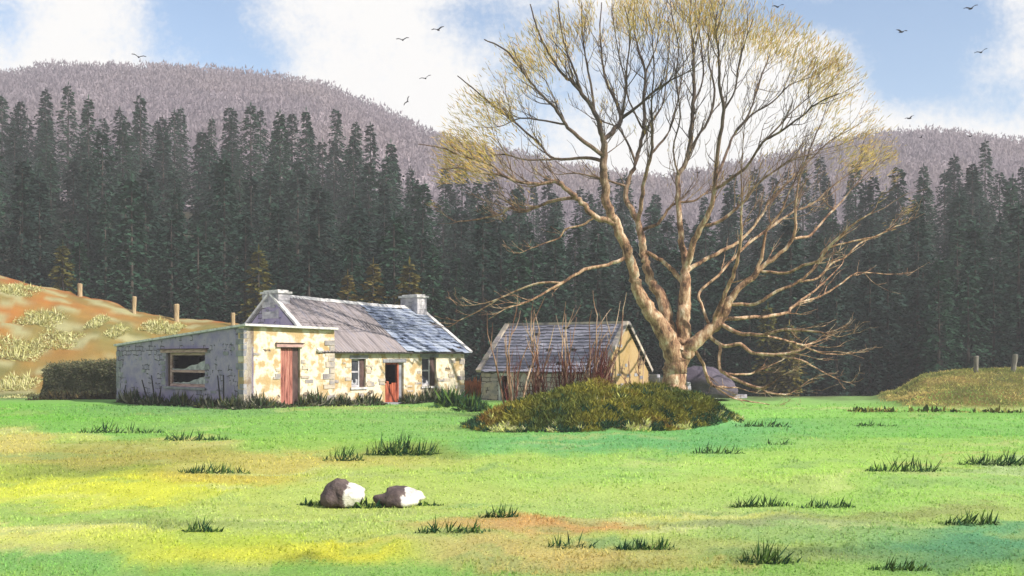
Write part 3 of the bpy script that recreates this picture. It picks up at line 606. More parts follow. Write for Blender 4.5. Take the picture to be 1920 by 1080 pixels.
# ---------------------------------------------------------------- the big bare tree (limbs traced, each with its own depth)
TY = 46.0
LIMB = {
'trunk': [(1262, 775, 66), (1262, 745, 54), (1264, 720, 46), (1266, 690, 44), (1270, 668, 42), (1273, 650, 34), (1276, 636, 20)],
'A': [(1265, 700, 36), (1262, 662, 36), (1245, 622, 34), (1222, 588, 27), (1205, 562, 24), (1192, 530, 20), (1185, 500, 19), (1172, 460, 18), (1160, 430, 17), (1148, 405, 16), (1138, 380, 16), (1133, 340, 15), (1130, 310, 14), (1132, 275, 12), (1128, 248, 9), (1114, 210, 8), (1091, 175, 7), (1076, 156, 7), (1052, 136, 5), (1033, 105, 4), (1017, 78, 3.5), (1004, 43, 3), (994, 8, 2)],
'B': [(1267, 690, 30), (1264, 652, 30), (1255, 622, 26), (1248, 590, 24), (1239, 556, 21), (1223, 531, 18), (1213, 500, 16), (1206, 475, 15), (1202, 450, 14), (1193, 412, 12), (1173, 373, 10), (1177, 342, 9), (1192, 307, 8), (1200, 272, 7), (1208, 233, 7), (1206, 187, 6), (1210, 136, 5), (1196, 90, 4), (1188, 47, 3), (1190, 0, 2)],
'C': [(1270, 695, 30), (1276, 660, 30), (1279, 640, 28), (1281, 605, 26), (1283, 570, 24), (1284, 530, 20), (1286, 502, 16), (1280, 461, 12), (1274, 426, 11), (1271, 373, 10), (1273, 330, 9), (1290, 292, 9), (1297, 233, 8), (1300, 195, 7), (1302, 136, 6), (1297, 70, 4), (1293, 35, 3), (1295, -12, 2)],
'D': [(1265, 705, 30), (1272, 686, 30), (1285, 664, 29), (1303, 643, 25), (1325, 623, 22), (1353, 598, 18), (1367, 570, 15), (1381, 545, 12), (1410, 521, 11), (1427, 503, 9), (1455, 482, 7), (1487, 447, 6), (1491, 410, 5), (1492, 380, 4), (1500, 330, 3), (1515, 290, 2.5), (1530, 250, 1.5)],
'A2': [(1136, 264, 9), (1153, 241, 9), (1165, 222, 8), (1153, 187, 6), (1138, 156, 5), (1130, 117, 4), (1125, 60, 3), (1128, 5, 2)],
'A2b': [(1165, 222, 7), (1200, 195, 5), (1227, 171, 4), (1262, 148, 3), (1297, 132, 2)],
'A2c': [(1165, 222, 5), (1172, 180, 4), (1176, 120, 3), (1182, 60, 2.5), (1170, 10, 2)],
'A3': [(1130, 290, 8), (1083, 257, 7), (1060, 233, 6), (1040, 202, 5), (1013, 175, 4), (990, 148, 4), (970, 120, 3), (947, 93, 3), (908, 74, 2)],
'A4': [(1130, 303, 7), (1099, 296, 6), (1040, 298, 5), (1013, 272, 4), (974, 237, 4), (947, 214, 4), (928, 200, 3), (893, 171, 3), (858, 142, 2)],
'A5': [(1150, 420, 12), (1115, 407, 11), (1091, 380, 10), (1072, 364, 9), (1045, 341, 8), (1021, 344, 6), (990, 344, 5.5), (967, 339, 5), (940, 327, 5), (924, 311, 4), (885, 298, 4), (862, 292, 3), (838, 280, 3), (811, 274, 2), (784, 270, 1.5)],
'A5b': [(1080, 370, 7), (1033, 377, 6), (1010, 387, 5), (982, 395, 5), (955, 391, 5), (936, 403, 4), (889, 412, 3), (858, 415, 2)],
'A5c': [(940, 328, 4), (908, 325, 4), (873, 315, 3), (827, 317, 2)],
'A6': [(1115, 410, 4), (1091, 422, 4), (1060, 430, 3), (1048, 446, 3), (1013, 459, 2)],
'A7': [(1192, 480, 8), (1165, 488, 7), (1130, 498, 6), (1095, 506, 6), (1076, 517, 5), (1052, 531, 5), (1013, 554, 4), (990, 566, 3), (963, 574, 2)],
'A7b': [(1054, 530, 4), (1010, 531, 4), (963, 547, 3), (936, 560, 3), (910, 568, 2)],
'A7c': [(936, 560, 3), (900, 582, 2), (869, 597, 1.5)],
'A8': [(1175, 352, 5), (1140, 338, 4), (1122, 333, 4), (1080, 325, 3), (1050, 327, 2)],
'A9': [(1091, 175, 5), (1076, 130, 4), (1060, 90, 3), (1050, 40, 2.5), (1046, 0, 2)],
'A10': [(1114, 210, 5), (1108, 160, 4), (1098, 110, 3), (1092, 60, 3), (1090, 5, 2)],
'A11': [(1060, 233, 4), (1010, 225, 3), (975, 222, 2.5), (945, 235, 1.5)],
'A12': [(1040, 298, 4), (990, 300, 3), (950, 290, 3), (925, 292, 2)],
'B2': [(1196, 420, 9), (1202, 381, 8), (1208, 342, 7), (1221, 288, 6), (1223, 241, 5), (1222, 190, 3), (1226, 130, 2.5), (1222, 60, 2)],
'B2b': [(1221, 288, 5), (1251, 253, 4), (1262, 218, 3), (1274, 175, 3), (1282, 117, 2)],
'B3': [(1203, 435, 7), (1234, 419, 6), (1251, 394, 5), (1269, 380, 5), (1300, 377, 4), (1322, 363, 3)],
'B5': [(1206, 249, 5), (1235, 210, 4), (1245, 183, 3), (1250, 140, 2), (1256, 80, 2)],
'B6': [(1190, 305, 5), (1170, 255, 4), (1150, 235, 3), (1110, 222, 2)],
'B7': [(1210, 136, 4), (1228, 95, 3), (1238, 45, 2.5), (1252, 0, 2)],
'B8': [(1208, 240, 4), (1180, 190, 3), (1172, 150, 3), (1158, 90, 2), (1150, 40, 1.5)],
'C1b': [(1290, 296, 6), (1308, 257, 5), (1332, 218, 5), (1340, 167, 4), (1328, 109, 3), (1330, 50, 2)],
'B4': [(1282, 530, 10), (1262, 508, 9), (1241, 489, 8), (1213, 473, 7)],
'C2': [(1286, 508, 13), (1300, 461, 12), (1315, 426, 11), (1335, 385, 9), (1341, 342, 8), (1347, 272, 7), (1357, 206, 6), (1349, 156, 5), (1347, 97, 4), (1341, 58, 3), (1345, 20, 2)],
'C3': [(1342, 346, 5), (1363, 284, 5), (1378, 249, 4), (1402, 218, 4), (1413, 190, 3), (1429, 140, 3), (1444, 101, 2), (1448, 74, 1.5)],
'C4': [(1342, 350, 6), (1398, 315, 5), (1429, 268, 4), (1460, 249, 4), (1503, 218, 3), (1530, 195, 3), (1573, 175, 1.5)],
'C4b': [(1378, 249, 4), (1410, 215, 3), (1450, 190, 3), (1480, 160, 2), (1520, 145, 1.5)],
'C5': [(1287, 512, 8), (1318, 489, 8), (1353, 471, 7), (1381, 457, 6), (1406, 433, 5), (1430, 401, 5), (1441, 380, 4), (1475, 345, 4), (1520, 300, 3), (1555, 265, 3), (1600, 240, 1.5)],
'C6': [(1316, 425, 6), (1353, 412, 6), (1381, 391, 5), (1400, 373, 5), (1420, 345, 4), (1455, 318, 3), (1485, 300, 3), (1515, 290, 2)],
'C7': [(1357, 206, 4), (1378, 170, 3), (1385, 120, 3), (1400, 70, 2), (1412, 35, 1.5)],
'C8': [(1300, 195, 4), (1318, 150, 3), (1316, 95, 3), (1310, 40, 2), (1318, -5, 1.5)],
'C9': [(1273, 330, 4), (1262, 280, 3), (1275, 220, 3), (1268, 150, 2.5), (1272, 90, 2), (1262, 40, 1.5)],
'C10': [(1429, 268, 3), (1462, 235, 3), (1490, 205, 2), (1545, 160, 1.5)],
'D1': [(1487, 449, 5), (1515, 443, 5), (1533, 426, 4), (1558, 398, 4), (1580, 375, 3), (1610, 340, 2), (1640, 310, 1.5)],
'D2': [(1335, 612, 12), (1346, 584, 10), (1360, 549, 8), (1378, 507, 7), (1389, 450, 5), (1390, 401, 4), (1391, 370, 3), (1390, 320, 2), (1394, 255, 1.5)],
'D3': [(1328, 618, 6), (1318, 577, 5), (1311, 549, 5), (1346, 517, 5), (1371, 489, 5), (1403, 457, 5), (1445, 426, 5), (1487, 398, 4), (1522, 383, 4), (1560, 350, 3), (1600, 320, 2)],
'D4': [(1415, 517, 6), (1427, 486, 6), (1434, 443, 5), (1441, 426, 4), (1465, 395, 4), (1480, 360, 3), (1498, 320, 2)],
'D5': [(1425, 508, 5), (1473, 512, 5), (1505, 498, 5), (1533, 489, 5), (1554, 464, 5), (1593, 426, 4), (1624, 405, 2.5)],
'D5b': [(1557, 462, 3), (1600, 452, 3), (1642, 443, 3), (1680, 424, 1.5)],
'D6': [(1367, 573, 7), (1417, 570, 6), (1445, 552, 6), (1498, 528, 5), (1526, 503, 4), (1545, 485, 3)],
'D6c': [(1498, 529, 4), (1533, 521, 4), (1561, 493, 4), (1586, 482, 3), (1610, 458, 3), (1650, 440, 2)],
'D7': [(1357, 597, 8), (1417, 595, 7), (1470, 588, 6), (1487, 574, 5), (1522, 549, 4), (1551, 524, 3), (1575, 500, 1.5)],
'D7b': [(1500, 568, 4), (1536, 556, 4), (1572, 535, 3), (1607, 512, 3), (1660, 514, 1.5)],
'D8': [(1350, 602, 9), (1381, 623, 8), (1431, 628, 6), (1466, 619, 5), (1498, 619, 4), (1536, 623, 3), (1560, 628, 1.5)],
'D8b': [(1434, 628, 4), (1480, 640, 4), (1505, 647, 4), (1530, 642, 2)],
'D8c': [(1508, 647, 3), (1540, 662, 3), (1580, 665, 1.5)],
'D9': [(1330, 622, 8), (1350, 647, 7), (1389, 646, 7), (1410, 662, 6), (1452, 665, 6), (1491, 660, 4), (1515, 651, 2)],
'D9b': [(1455, 666, 4), (1501, 676, 4), (1522, 686, 3), (1551, 702, 1.5)],
'D10': [(1351, 648, 6), (1350, 690, 6), (1360, 700, 6), (1392, 718, 6), (1431, 727, 5), (1456, 712, 2)],
'D10b': [(1428, 726, 3), (1438, 736, 3), (1473, 740, 3), (1490, 733, 1.5)],
'D10c': [(1360, 699, 4), (1399, 702, 4), (1427, 693, 3), (1456, 680, 1.5)],
'D11': [(1300, 650, 7), (1318, 683, 6), (1329, 715, 6), (1346, 725, 5), (1385, 727, 2)],
'D11b': [(1340, 722, 3), (1367, 743, 3), (1400, 752, 3), (1436, 757, 1.5)],
}
END = {'A': -2.5, 'B': 3, 'C': 1, 'D': -1.5, 'A2': 2, 'A3': -5, 'A4': 3, 'A5': -3, 'A5b': 2, 'C2': -4, 'C3': 4, 'C4': -5, 'C5': 3, 'C6': -2, 'D1': 2, 'D2': -4, 'D3': 4, 'D5': -3, 'D7': 3, 'D8': -4, 'D9': -2, 'D10': -2.5, 'A7': -2.5, 'B2': -3}
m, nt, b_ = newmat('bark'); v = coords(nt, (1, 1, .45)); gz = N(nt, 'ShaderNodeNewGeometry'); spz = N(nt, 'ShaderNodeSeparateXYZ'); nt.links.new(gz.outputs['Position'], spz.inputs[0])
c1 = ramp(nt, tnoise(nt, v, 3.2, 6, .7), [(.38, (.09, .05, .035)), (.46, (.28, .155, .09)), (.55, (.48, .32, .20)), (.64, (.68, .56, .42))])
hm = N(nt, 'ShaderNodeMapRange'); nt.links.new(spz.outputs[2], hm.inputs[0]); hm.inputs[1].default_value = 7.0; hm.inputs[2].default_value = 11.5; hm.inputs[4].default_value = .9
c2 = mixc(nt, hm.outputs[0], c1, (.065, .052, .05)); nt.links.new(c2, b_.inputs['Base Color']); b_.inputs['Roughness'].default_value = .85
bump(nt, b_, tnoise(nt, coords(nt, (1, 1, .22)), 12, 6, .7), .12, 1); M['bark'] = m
tz = H((1262-960)/F*TY, TY)
T0 = Vector(((1262-960)/F*TY, TY, tz))
tree = thing('bare_tree', 'big spreading leafless tree with golden twig tips, standing right of the shed', 'tree', T0)
samples = []    # (px,py,depth,name)
world = {}
def smooth(pts, n=4):
    out = []
    for i in range(len(pts)-1):
        p0 = pts[max(i-1, 0)]; p1 = pts[i]; p2 = pts[i+1]; p3 = pts[min(i+2, len(pts)-1)]
        for k in range(n):
            t = k/n; out.append(tuple(.5*((2*p1[j])+(-p0[j]+p2[j])*t+(2*p0[j]-5*p1[j]+4*p2[j]-p3[j])*t*t+(-p0[j]+3*p1[j]-3*p2[j]+p3[j])*t**3) for j in range(len(p1))))
    out.append(tuple(pts[-1])); return out
tips = []
for name, pts in LIMB.items():
    d0 = 0
    if name != 'trunk':
        q = min(samples, key=lambda s: (s[0]-pts[0][0])**2+(s[1]-pts[0][1])**2); d0 = q[2]; pts = [(q[0], q[1], pts[0][2])]+pts[1:]
    L = sum(math.hypot(pts[i+1][0]-pts[i][0], pts[i+1][1]-pts[i][1]) for i in range(len(pts)-1))
    d1 = 0 if name == 'trunk' else END.get(name, d0+rnd.uniform(-1, 1)*L/F*TY*.55)
    sp = smooth(pts, 4); acc = 0; W_ = []; Rd = []
    for i, p in enumerate(sp):
        if i: acc += math.hypot(p[0]-sp[i-1][0], p[1]-sp[i-1][1])
        t = min(1, acc/L); dep = d0+(d1-d0)*t
        samples.append((p[0], p[1], dep)); P = at(p[0], p[1], TY+dep)
        wob = .0 if i == 0 else .0045*min(p[2], 12)
        P += Vector((rnd.uniform(-1, 1), rnd.uniform(-1, 1), rnd.uniform(-1, 1)))*wob
        W_.append(P-T0); Rd.append(max(.013, max(p[2], 1)/F*TY*.5)*(1+.05*nz3(P.x*1.2, P.z*1.2, i*.1)))
    world[name] = (W_, Rd)
groups = {}
for name in LIMB: groups.setdefault(name[0] if name != 'trunk' else 'trunk', []).append(name)
for gname, names in groups.items():
    if gname == 'trunk':
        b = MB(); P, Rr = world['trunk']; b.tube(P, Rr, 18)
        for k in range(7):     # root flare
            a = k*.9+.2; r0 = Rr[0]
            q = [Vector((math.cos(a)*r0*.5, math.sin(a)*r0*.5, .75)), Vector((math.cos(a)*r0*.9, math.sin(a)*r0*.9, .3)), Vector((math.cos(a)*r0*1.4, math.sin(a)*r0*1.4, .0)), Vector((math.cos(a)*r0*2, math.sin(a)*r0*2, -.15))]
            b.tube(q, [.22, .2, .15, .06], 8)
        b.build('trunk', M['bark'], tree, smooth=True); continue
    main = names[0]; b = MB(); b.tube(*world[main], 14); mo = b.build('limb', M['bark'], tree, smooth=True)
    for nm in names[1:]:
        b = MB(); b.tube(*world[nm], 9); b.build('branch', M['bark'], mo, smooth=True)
# twigs grown from the traced limbs
tw = MB(); lf = MB(); lc = []
CEN = at(1262, 560, TY)-T0
GOLD = [alb((216, 192, 120), .8), alb((206, 180, 105), .78), alb((198, 182, 112), .78), alb((214, 172, 104), .78)]
def edge(P):
    """how far out in the crown a point is: 1 at its rim"""
    X = (P+T0); px = 960+F*X.x/X.y; py = HZ-(X.z-EYE)*F/X.y
    return px, py, math.hypot((px-1250)/410, (py-340)/345)
def grow(P, D, L, r, lev):
    n = 5; pts = [P]; d = D.normalized()
    out = (P-CEN); out = out.normalized() if out.length > .1 else d
    for i in range(n):
        d = (d+out*.10+Vector((0, 0, .07))+Vector((rnd.gauss(0, .16), rnd.gauss(0, .16), rnd.gauss(0, .13)))).normalized()
        pts.append(pts[-1]+d*L/n)
    px, py, e = edge(pts[-1])
    if e > 1.06 and py < 330 and L > .5: return
    tw.tube(pts, [max(.0055, r*(1-.8*i/n)) for i in range(n+1)], 4 if lev else 5, cap=False)
    if lev < 2:
        for i in range(1, n+1):
            for k in range(1):
                if rnd.random() < (.75 if lev == 0 else .5):
                    dd = (d+Vector((rnd.gauss(0, .5), rnd.gauss(0, .5), rnd.gauss(.12, .4)))).normalized()
                    grow(pts[i], dd, L*rnd.uniform(.4, .62), r*.55, lev+1)
    px, py, e = edge(pts[-1])
    low = py > 330
    gold = (.6 if e > .82 and not low else .15 if e > .5 and not low else .08 if py < 420 else 0)
    clump = .5+.9*nz3(pts[-1].x*.45, pts[-1].z*.45, 3)
    if rnd.random() < gold*(1.5 if clump > .45 else .6):
        for k in range(rnd.randint(5, 13) if e > .8 else 4):
            t = rnd.uniform(.3, 1); p = pts[int(t*n)]+Vector((rnd.gauss(0, .16), rnd.gauss(0, .16), rnd.gauss(0, .16)))
            dd = (out+Vector((rnd.gauss(0, .25), rnd.gauss(0, .25), rnd.gauss(.05, .25))))
            lf.leaf(p, dd, rnd.uniform(.14, .32), rnd.uniform(.014, .034)); c = rnd.choice(GOLD); lc.extend([c]*4)
for name, (P, Rd) in world.items():
    if name in 'trunk' or name == 'B4': continue
    n = len(P); big = name in 'ABCD'
    for i in range(int(n*(.55 if big else .25)), n):
        X = P[i]+T0; py = HZ-(X.z-EYE)*F/X.y
        T = (P[min(i+1, n-1)]-P[max(i-1, 0)]).normalized()
        cnt = 1
        if rnd.random() < (.84 if py > 400 else .38): continue
        for k in range(cnt):
            d = (T*1.1+Vector((rnd.gauss(0, .45), rnd.gauss(0, .55), rnd.gauss(.1, .4)))).normalized()
            grow(P[i], d, rnd.uniform(.9, 2.2)*(1 if py < 430 else .7), min(.028, Rd[i]*.6), 0 if py < 430 and rnd.random() < .5 else 1)
    T = (P[-1]-P[-3]).normalized(); grow(P[-1], T, 1.2, .022, 0)
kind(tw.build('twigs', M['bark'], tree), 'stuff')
# golden fringe of fine shoots round the rim
for k in range(21000):
    a = R(rnd.uniform(-4, 182)); q = rnd.uniform(.84, 1.06)-abs(rnd.gauss(0, .07))
    if rnd.random() > .42+1.1*nz3(math.cos(a)*4.2, math.sin(a)*4.2, q*2.2): continue
    if a < R(14) and rnd.random() < .75: continue
    px = 1250+415*q*math.cos(a); py = 335-345*q*math.sin(a)
    if px > 1545 and py > 330: continue
    sp_ = math.sqrt(max(.05, 1-(q*.93)**2)); Y = TY+rnd.uniform(-1, 1)*7*sp_
    p = at(px, py, Y)-T0; dd = (p-CEN).normalized()+Vector((rnd.gauss(0, .3), rnd.gauss(0, .3), rnd.gauss(0, .28)))
    lf.leaf(p, dd, rnd.uniform(.18, .46), rnd.uniform(.016, .038)); c = rnd.choice(GOLD); lc.extend([c]*4)
kind(lf.build('foliage', M['leaf'], tree, cols=lc), 'stuff')

# ---------------------------------------------------------------- red-stemmed bushes in front of the shed
M['stem'] = nmat('red_stem', [(.35, (.13, .06, .04)), (.47, (.24, .14, .09)), (.56, (.42, .3, .21)), (.7, (.6, .48, .36))], 1.3, (1, 1, .6), bd=0)
M['redstem'] = nmat('dark_red_shoot', [(.35, (.06, .016, .014)), (.65, (.13, .034, .026))], 3, bd=0)
def bush(px, py, Y, n, hpx, spread, label, lean=0, ns=26):
    P = at(px, py, Y); P.z = H(P.x, P.y)-.05
    t = thing('bush', label, 'bush', P, 0, 'red-stemmed bushes in front of the shed')
    def stem(dx, h, r, mb, lev=0):
        b0 = Vector((rnd.uniform(-.25, .25)+dx*.12, rnd.uniform(-.3, .3), 0)); pts = [b0]; d = Vector((dx*.5, rnd.uniform(-.25, .25), 1)).normalized(); k = 7
        for i in range(k):
            d = (d+Vector((rnd.gauss(-dx*.02, .09), rnd.gauss(0, .09), .06))).normalized(); pts.append(pts[-1]+d*h/k)
        mb.tube(pts, [max(.008, r*(1-.8*i/k)) for i in range(k+1)], 6)
        for i in range(2, k+1):
            if rnd.random() < .75:
                q = [pts[i]]; e = (d+Vector((rnd.gauss(0, .5), rnd.gauss(0, .4), .2))).normalized()
                for j in range(3): e = (e+Vector((rnd.gauss(0, .12), 0, .15))).normalized(); q.append(q[-1]+e*h*.09)
                mb.tube(q, [r*.4, r*.3, r*.2, .006], 4, cap=False)
    for k in range(n):
        b = MB(); dx = lean+(k-(n-1)/2)/max(1, n-1)*2*spread; stem(dx, hpx/F*Y*rnd.uniform(.8, 1.15), .05, b); b.build('stem', M['stem'], t, smooth=True)
    b = MB()
    for k in range(ns):
        dx = rnd.uniform(-1, 1)*spread*1.5+lean; stem(dx, hpx/F*Y*rnd.uniform(.25, .66), .026, b)
    b.build('shoots', M['redstem'], t)
bush(965, 745, 37, 5, 175, .25, 'tall bush of pale thin stems left of the shed door', -.1, 8)
bush(1010, 738, 37.5, 5, 175, .35, 'bush with brown stems reaching over the left half of the slate roof', -.2, 34)
bush(1065, 735, 37, 6, 180, .3, 'dense bush with dark red shoots in front of the middle of the shed', 0, 70)
bush(1110, 742, 36, 5, 170, .45, 'bush with red shoots leaning right towards the buff gable', .5, 60)
bush(1190, 726, 38.5, 5, 95, .5, 'low dark thorny bush at the foot of the buff gable', 0, 40)

# ---------------------------------------------------------------- undergrowth on the hummock (uncountable)
ug = MB(); uc = []
PAL = [(78, 92, 52), (95, 102, 50), (112, 114, 54), (136, 132, 58), (128, 112, 58), (132, 98, 56), (108, 104, 56)]
for k in range(60000):
    a = rnd.uniform(0, 6.283); r = math.sqrt(rnd.random())*1.02; ea = 5.1*r*math.cos(a); eb = 3.3*r*math.sin(a)
    x = 2.9+ea*.697-eb*.717; y = 33.2+ea*.717+eb*.697
    if eb > 1.5 and rnd.random() < .6: continue
    if r > .93 and nz3(x*1.3, y*1.1, 31) > .6-(r-.93)*5: continue
    z = H(x, y); q = .5+.75*nz3(x*.5, y*.4, 5)+.35*nz3(x*1.7, y*1.3, 15); n2 = nz3(x*2.2, y*1.6, 9)
    c = PAL[int(max(0, min(.999, q*.8+rnd.uniform(-.06, .14)))*6)]
    if n2 > .33 or (r > .88 and n2 > -.12): c = rnd.choice([(48, 78, 60), (62, 82, 50), (42, 70, 56)])
    if nz3(x*2.3+40, y*1.7, 2) > .5 or (.93 < r and nz3(x*1.5, y, 40) > .2 and eb < 0): c = rnd.choice([(205, 210, 125), (180, 190, 120), (190, 185, 150)])
    s = rnd.uniform(.5, 1.3)*(.8 if r > .85 else 1)
    ug.leaf(Vector((x, y, z+rnd.uniform(-.03, .1)*s*(1.15-r*.7))), Vector((rnd.gauss(.1, .6), rnd.gauss(-.3, .5), rnd.uniform(.1, 1.1))), .19*s, .034*s)
    v = rnd.uniform(.85, 1.2); c = alb(c, .95); uc += [tuple(t*v for t in c)]*4
kind(ug.build('undergrowth', M['leaf'], cols=uc), 'stuff', 'olive and brown brambles and dead leaves over the hummock under the tree', 'undergrowth')

ug = MB(); uc = []
for k in range(26000):
    y = rnd.uniform(40, 58); px = rnd.uniform(1600, 2150); x = (px-960)/F*y
    bz = max(0, interp(BANK, px))*sstep(41, 54, y)
    if bz < .05+.1*rnd.random(): continue
    q = .5+.9*nz3(x*.45, y*.35, 5)+.3*nz3(x*2, y*1.5, 6); c = [(118, 128, 76), (140, 146, 86), (164, 160, 98), (196, 178, 116)][int(max(0, min(.999, q+rnd.uniform(-.1, .1)))*4)]
    if nz3(x*1.8, y*1.2, 77) > .42: c = (205, 200, 120)
    ug.leaf(Vector((x, y, H(x, y)+rnd.uniform(-.02, .06))), Vector((rnd.gauss(0, .6), rnd.gauss(-.3, .6), rnd.uniform(.1, 1))), rnd.uniform(.07, .2), .03)
    v = rnd.uniform(.85, 1.15); c = alb(c, 1.0); uc += [tuple(t*v for t in c)]*4
kind(ug.build('undergrowth', M['leaf'], cols=uc), 'stuff', 'dry olive and straw grass covering the bank at the right edge', 'undergrowth')
# ---------------------------------------------------------------- tufts, weeds, tussocks
DK = [(48, 84, 58), (60, 98, 60), (40, 72, 56), (82, 112, 58), (105, 135, 66), (70, 92, 50)]
def tuft(name, label, cat, P, wid, hgt, n, pal, group, lean=.25, dep=None, bw=.016, flat=.3, rot=0):
    b = MB(); cs = []; dep = dep or wid*.22
    for k in range(n):
        gx = rnd.uniform(-.5, .5); x = gx*wid; env = ((1-(2*gx)**2)*.7+.3)*(.55+.9*abs(nz3(gx*7, n, P.x)))*1.15; y = rnd.uniform(-.5, .5)*dep
        x += .12*wid*math.sin(k*1.7)*.3
        zz_ = H(P.x+x, P.y+y)-P.z; h = hgt*env*rnd.uniform(.3, 1.25)
        d = Vector((rnd.gauss(lean, .38), rnd.gauss(0, .3), rnd.uniform(.7, 1.1)))
        if rnd.random() < flat: d = Vector((rnd.gauss(.3, 1), rnd.gauss(-.2, .5), .25)); h *= .8
        b.leaf(Vector((x, y, zz_-.02)), d, h, bw*rnd.uniform(.7, 1.6)*max(1, P.y/16)); c = alb(rnd.choice(pal), .5 if sum(pal[0]) < 190 else .75 if sum(pal[0]) < 400 else 1.0); v = rnd.uniform(.8, 1.2); cs += [tuple(t*v for t in c)]*4
    o = b.build(name, M['leaf'], loc=P, rz=rot, cols=cs); return tag(o, label, cat, group)
def gp(px, py):
    Y = EYE*F/(py-HZ); 
    for _ in range(3): x = (px-960)/F*Y; Y = (EYE-H(x, Y))*F/(py-HZ)
    x = (px-960)/F*Y; return Vector((x, Y, H(x, Y)))
G1 = 'dark grass tufts scattered over the field'
for (px, py, w, h, n, lab) in [
 (225, 812, 165, 16, 90, 'long low dark tuft, leftmost on the green below the lean-to window'), (370, 826, 125, 16, 70, 'low arching tuft above a straw-coloured patch, left of the lean-to door'),
 (402, 887, 130, 20, 80, 'dark tuft beside the bright yellow swathe on the left'), (752, 853, 130, 36, 110, 'tallest spiky tuft on the field, above the two boulders'),
 (645, 864, 75, 22, 45, 'small spiky tuft just left of the tallest tuft'), (380, 997, 70, 20, 40, 'small upright tuft low on the left of the field'),
 (848, 998, 140, 22, 70, 'bluish tuft at the left edge of the sandy patch'), (935, 970, 75, 26, 45, 'short broad-bladed tuft right of the boulders'),
 (1070, 1026, 90, 26, 22, 'sparse tuft of few blades on the sandy patch'), (1205, 1030, 120, 22, 70, 'dark leaning tuft on the right edge of the sandy patch'),
 (1437, 1055, 100, 34, 55, 'tuft with tall leaning blades near the bottom edge, right of centre'), (1425, 950, 115, 18, 100, 'thick dark tuft above the pale yellow strip on the right'),
 (1545, 952, 110, 20, 60, 'thin tuft trailing right from the thick dark one'), (1345, 850, 95, 18, 45, 'small tuft with one crossed blade below the hummock'),
 (1455, 834, 60, 10, 22, 'tiny flat tuft right of the one with crossed blades'), (1693, 884, 140, 24, 90, 'brown-based tuft above the pale wedge on the right'),
 (1865, 872, 130, 26, 110, 'long tuft running out at the right edge of the field'), (1820, 983, 115, 22, 70, 'tuft on the bluish grass low on the right'),
 (1430, 800, 110, 12, 50, 'row of small leaves trailing right from the hummock'), (1640, 799, 75, 10, 30, 'small flat tuft below the right-hand bank'),
 (1690, 1068, 120, 22, 60, 'dim tuft at the bottom edge, right of the tall leaning blades')]:
    P = gp(px, py); k = P.y/F; tuft('grass_tuft', lab, 'grass tuft', P, w*k, h*k*1.6, int(n*3.2), DK, G1, bw=.016, flat=.5)
G2 = 'low leafy weeds round the boulders'
for (px, py, w, h, n, lab) in [(595, 948, 75, 18, 90, 'leafy weeds spreading left of the taller boulder'), (690, 952, 80, 22, 110, 'leafy weeds between the two boulders'), (795, 948, 80, 14, 80, 'leafy weeds along the right end of the flat boulder')]:
    P = gp(px, py); k = P.y/F; tuft('weed_clump', lab, 'weeds', P, w*k, h*k*1.3, n, DK, G2, bw=.04, flat=.6)
G3 = 'weeds along the foot of the cottage walls'
WD = [(88, 90, 62), (100, 104, 62), (74, 82, 68), (150, 148, 130), (62, 74, 56), (70, 95, 60)]
for (px, py, w, h, lab) in [(245, 750, 50, 26, 'weeds at the far left corner of the lean-to'), (290, 755, 50, 30, 'weeds under the left end of the broken window'), (340, 757, 55, 28, 'weeds below the middle of the broken window'), (392, 760, 50, 26, 'weeds right of the broken window'),
 (435, 764, 45, 28, 'weeds at the lit corner of the lean-to'), (482, 768, 60, 26, 'weeds left of the tall red door'), (530, 772, 30, 12, 'thin weeds at the foot of the tall red door'), (592, 770, 55, 34, 'grey-green weeds right of the tall red door'), (640, 768, 40, 26, 'weeds in the corner where lean-to and cottage meet'),
 (688, 767, 50, 26, 'dark spiky weeds left of the half door'), (775, 764, 40, 24, 'weeds just right of the half door'), (812, 762, 50, 30, 'weeds under the right-hand sash window')]:
    if px < 452: O_ = A-U*.3; P = O_+V*s_of(px, O_, V)
    elif px < 627: O_ = A-V*.3; P = O_+U*s_of(px, O_)
    else: O_ = O2-V*.35; P = O_+U*s_of(px, O_)
    k = P.y/F; o_ = tuft('weed_clump', lab, 'weeds', P, w*k*1.35, h*k*1.15, 900, WD, G3, .02, dep=.6, bw=.022, flat=.6, rot=(TH-R(90) if px < 452 else TH))
for (px, py, w, h, lab) in [(850, 764, 60, 36, 'dark green bush of leaves at the right end of the cottage'), (890, 770, 55, 30, 'dark green leaves between cottage and shed')]:
    P = gp(px, py); k = P.y/F; tuft('weed_clump', lab, 'weeds', P, w*k, h*k*1.2, 900, DK, 'green weeds between the two buildings', .05, dep=1.0, bw=.03, flat=.6)
G4 = 'pale tussocks on the left hillside'
PT = [(205, 205, 150), (190, 190, 135), (215, 210, 165), (160, 160, 100), (150, 140, 85)]
def hill_p(px, py):     # first terrain hit along the view ray
    Y = 40.0
    while Y < 200:
        p = at(px, py, Y)
        if p.z <= H(p.x, p.y): return Vector((p.x, p.y, H(p.x, p.y)))
        Y += .15
    return at(px, py, 75)
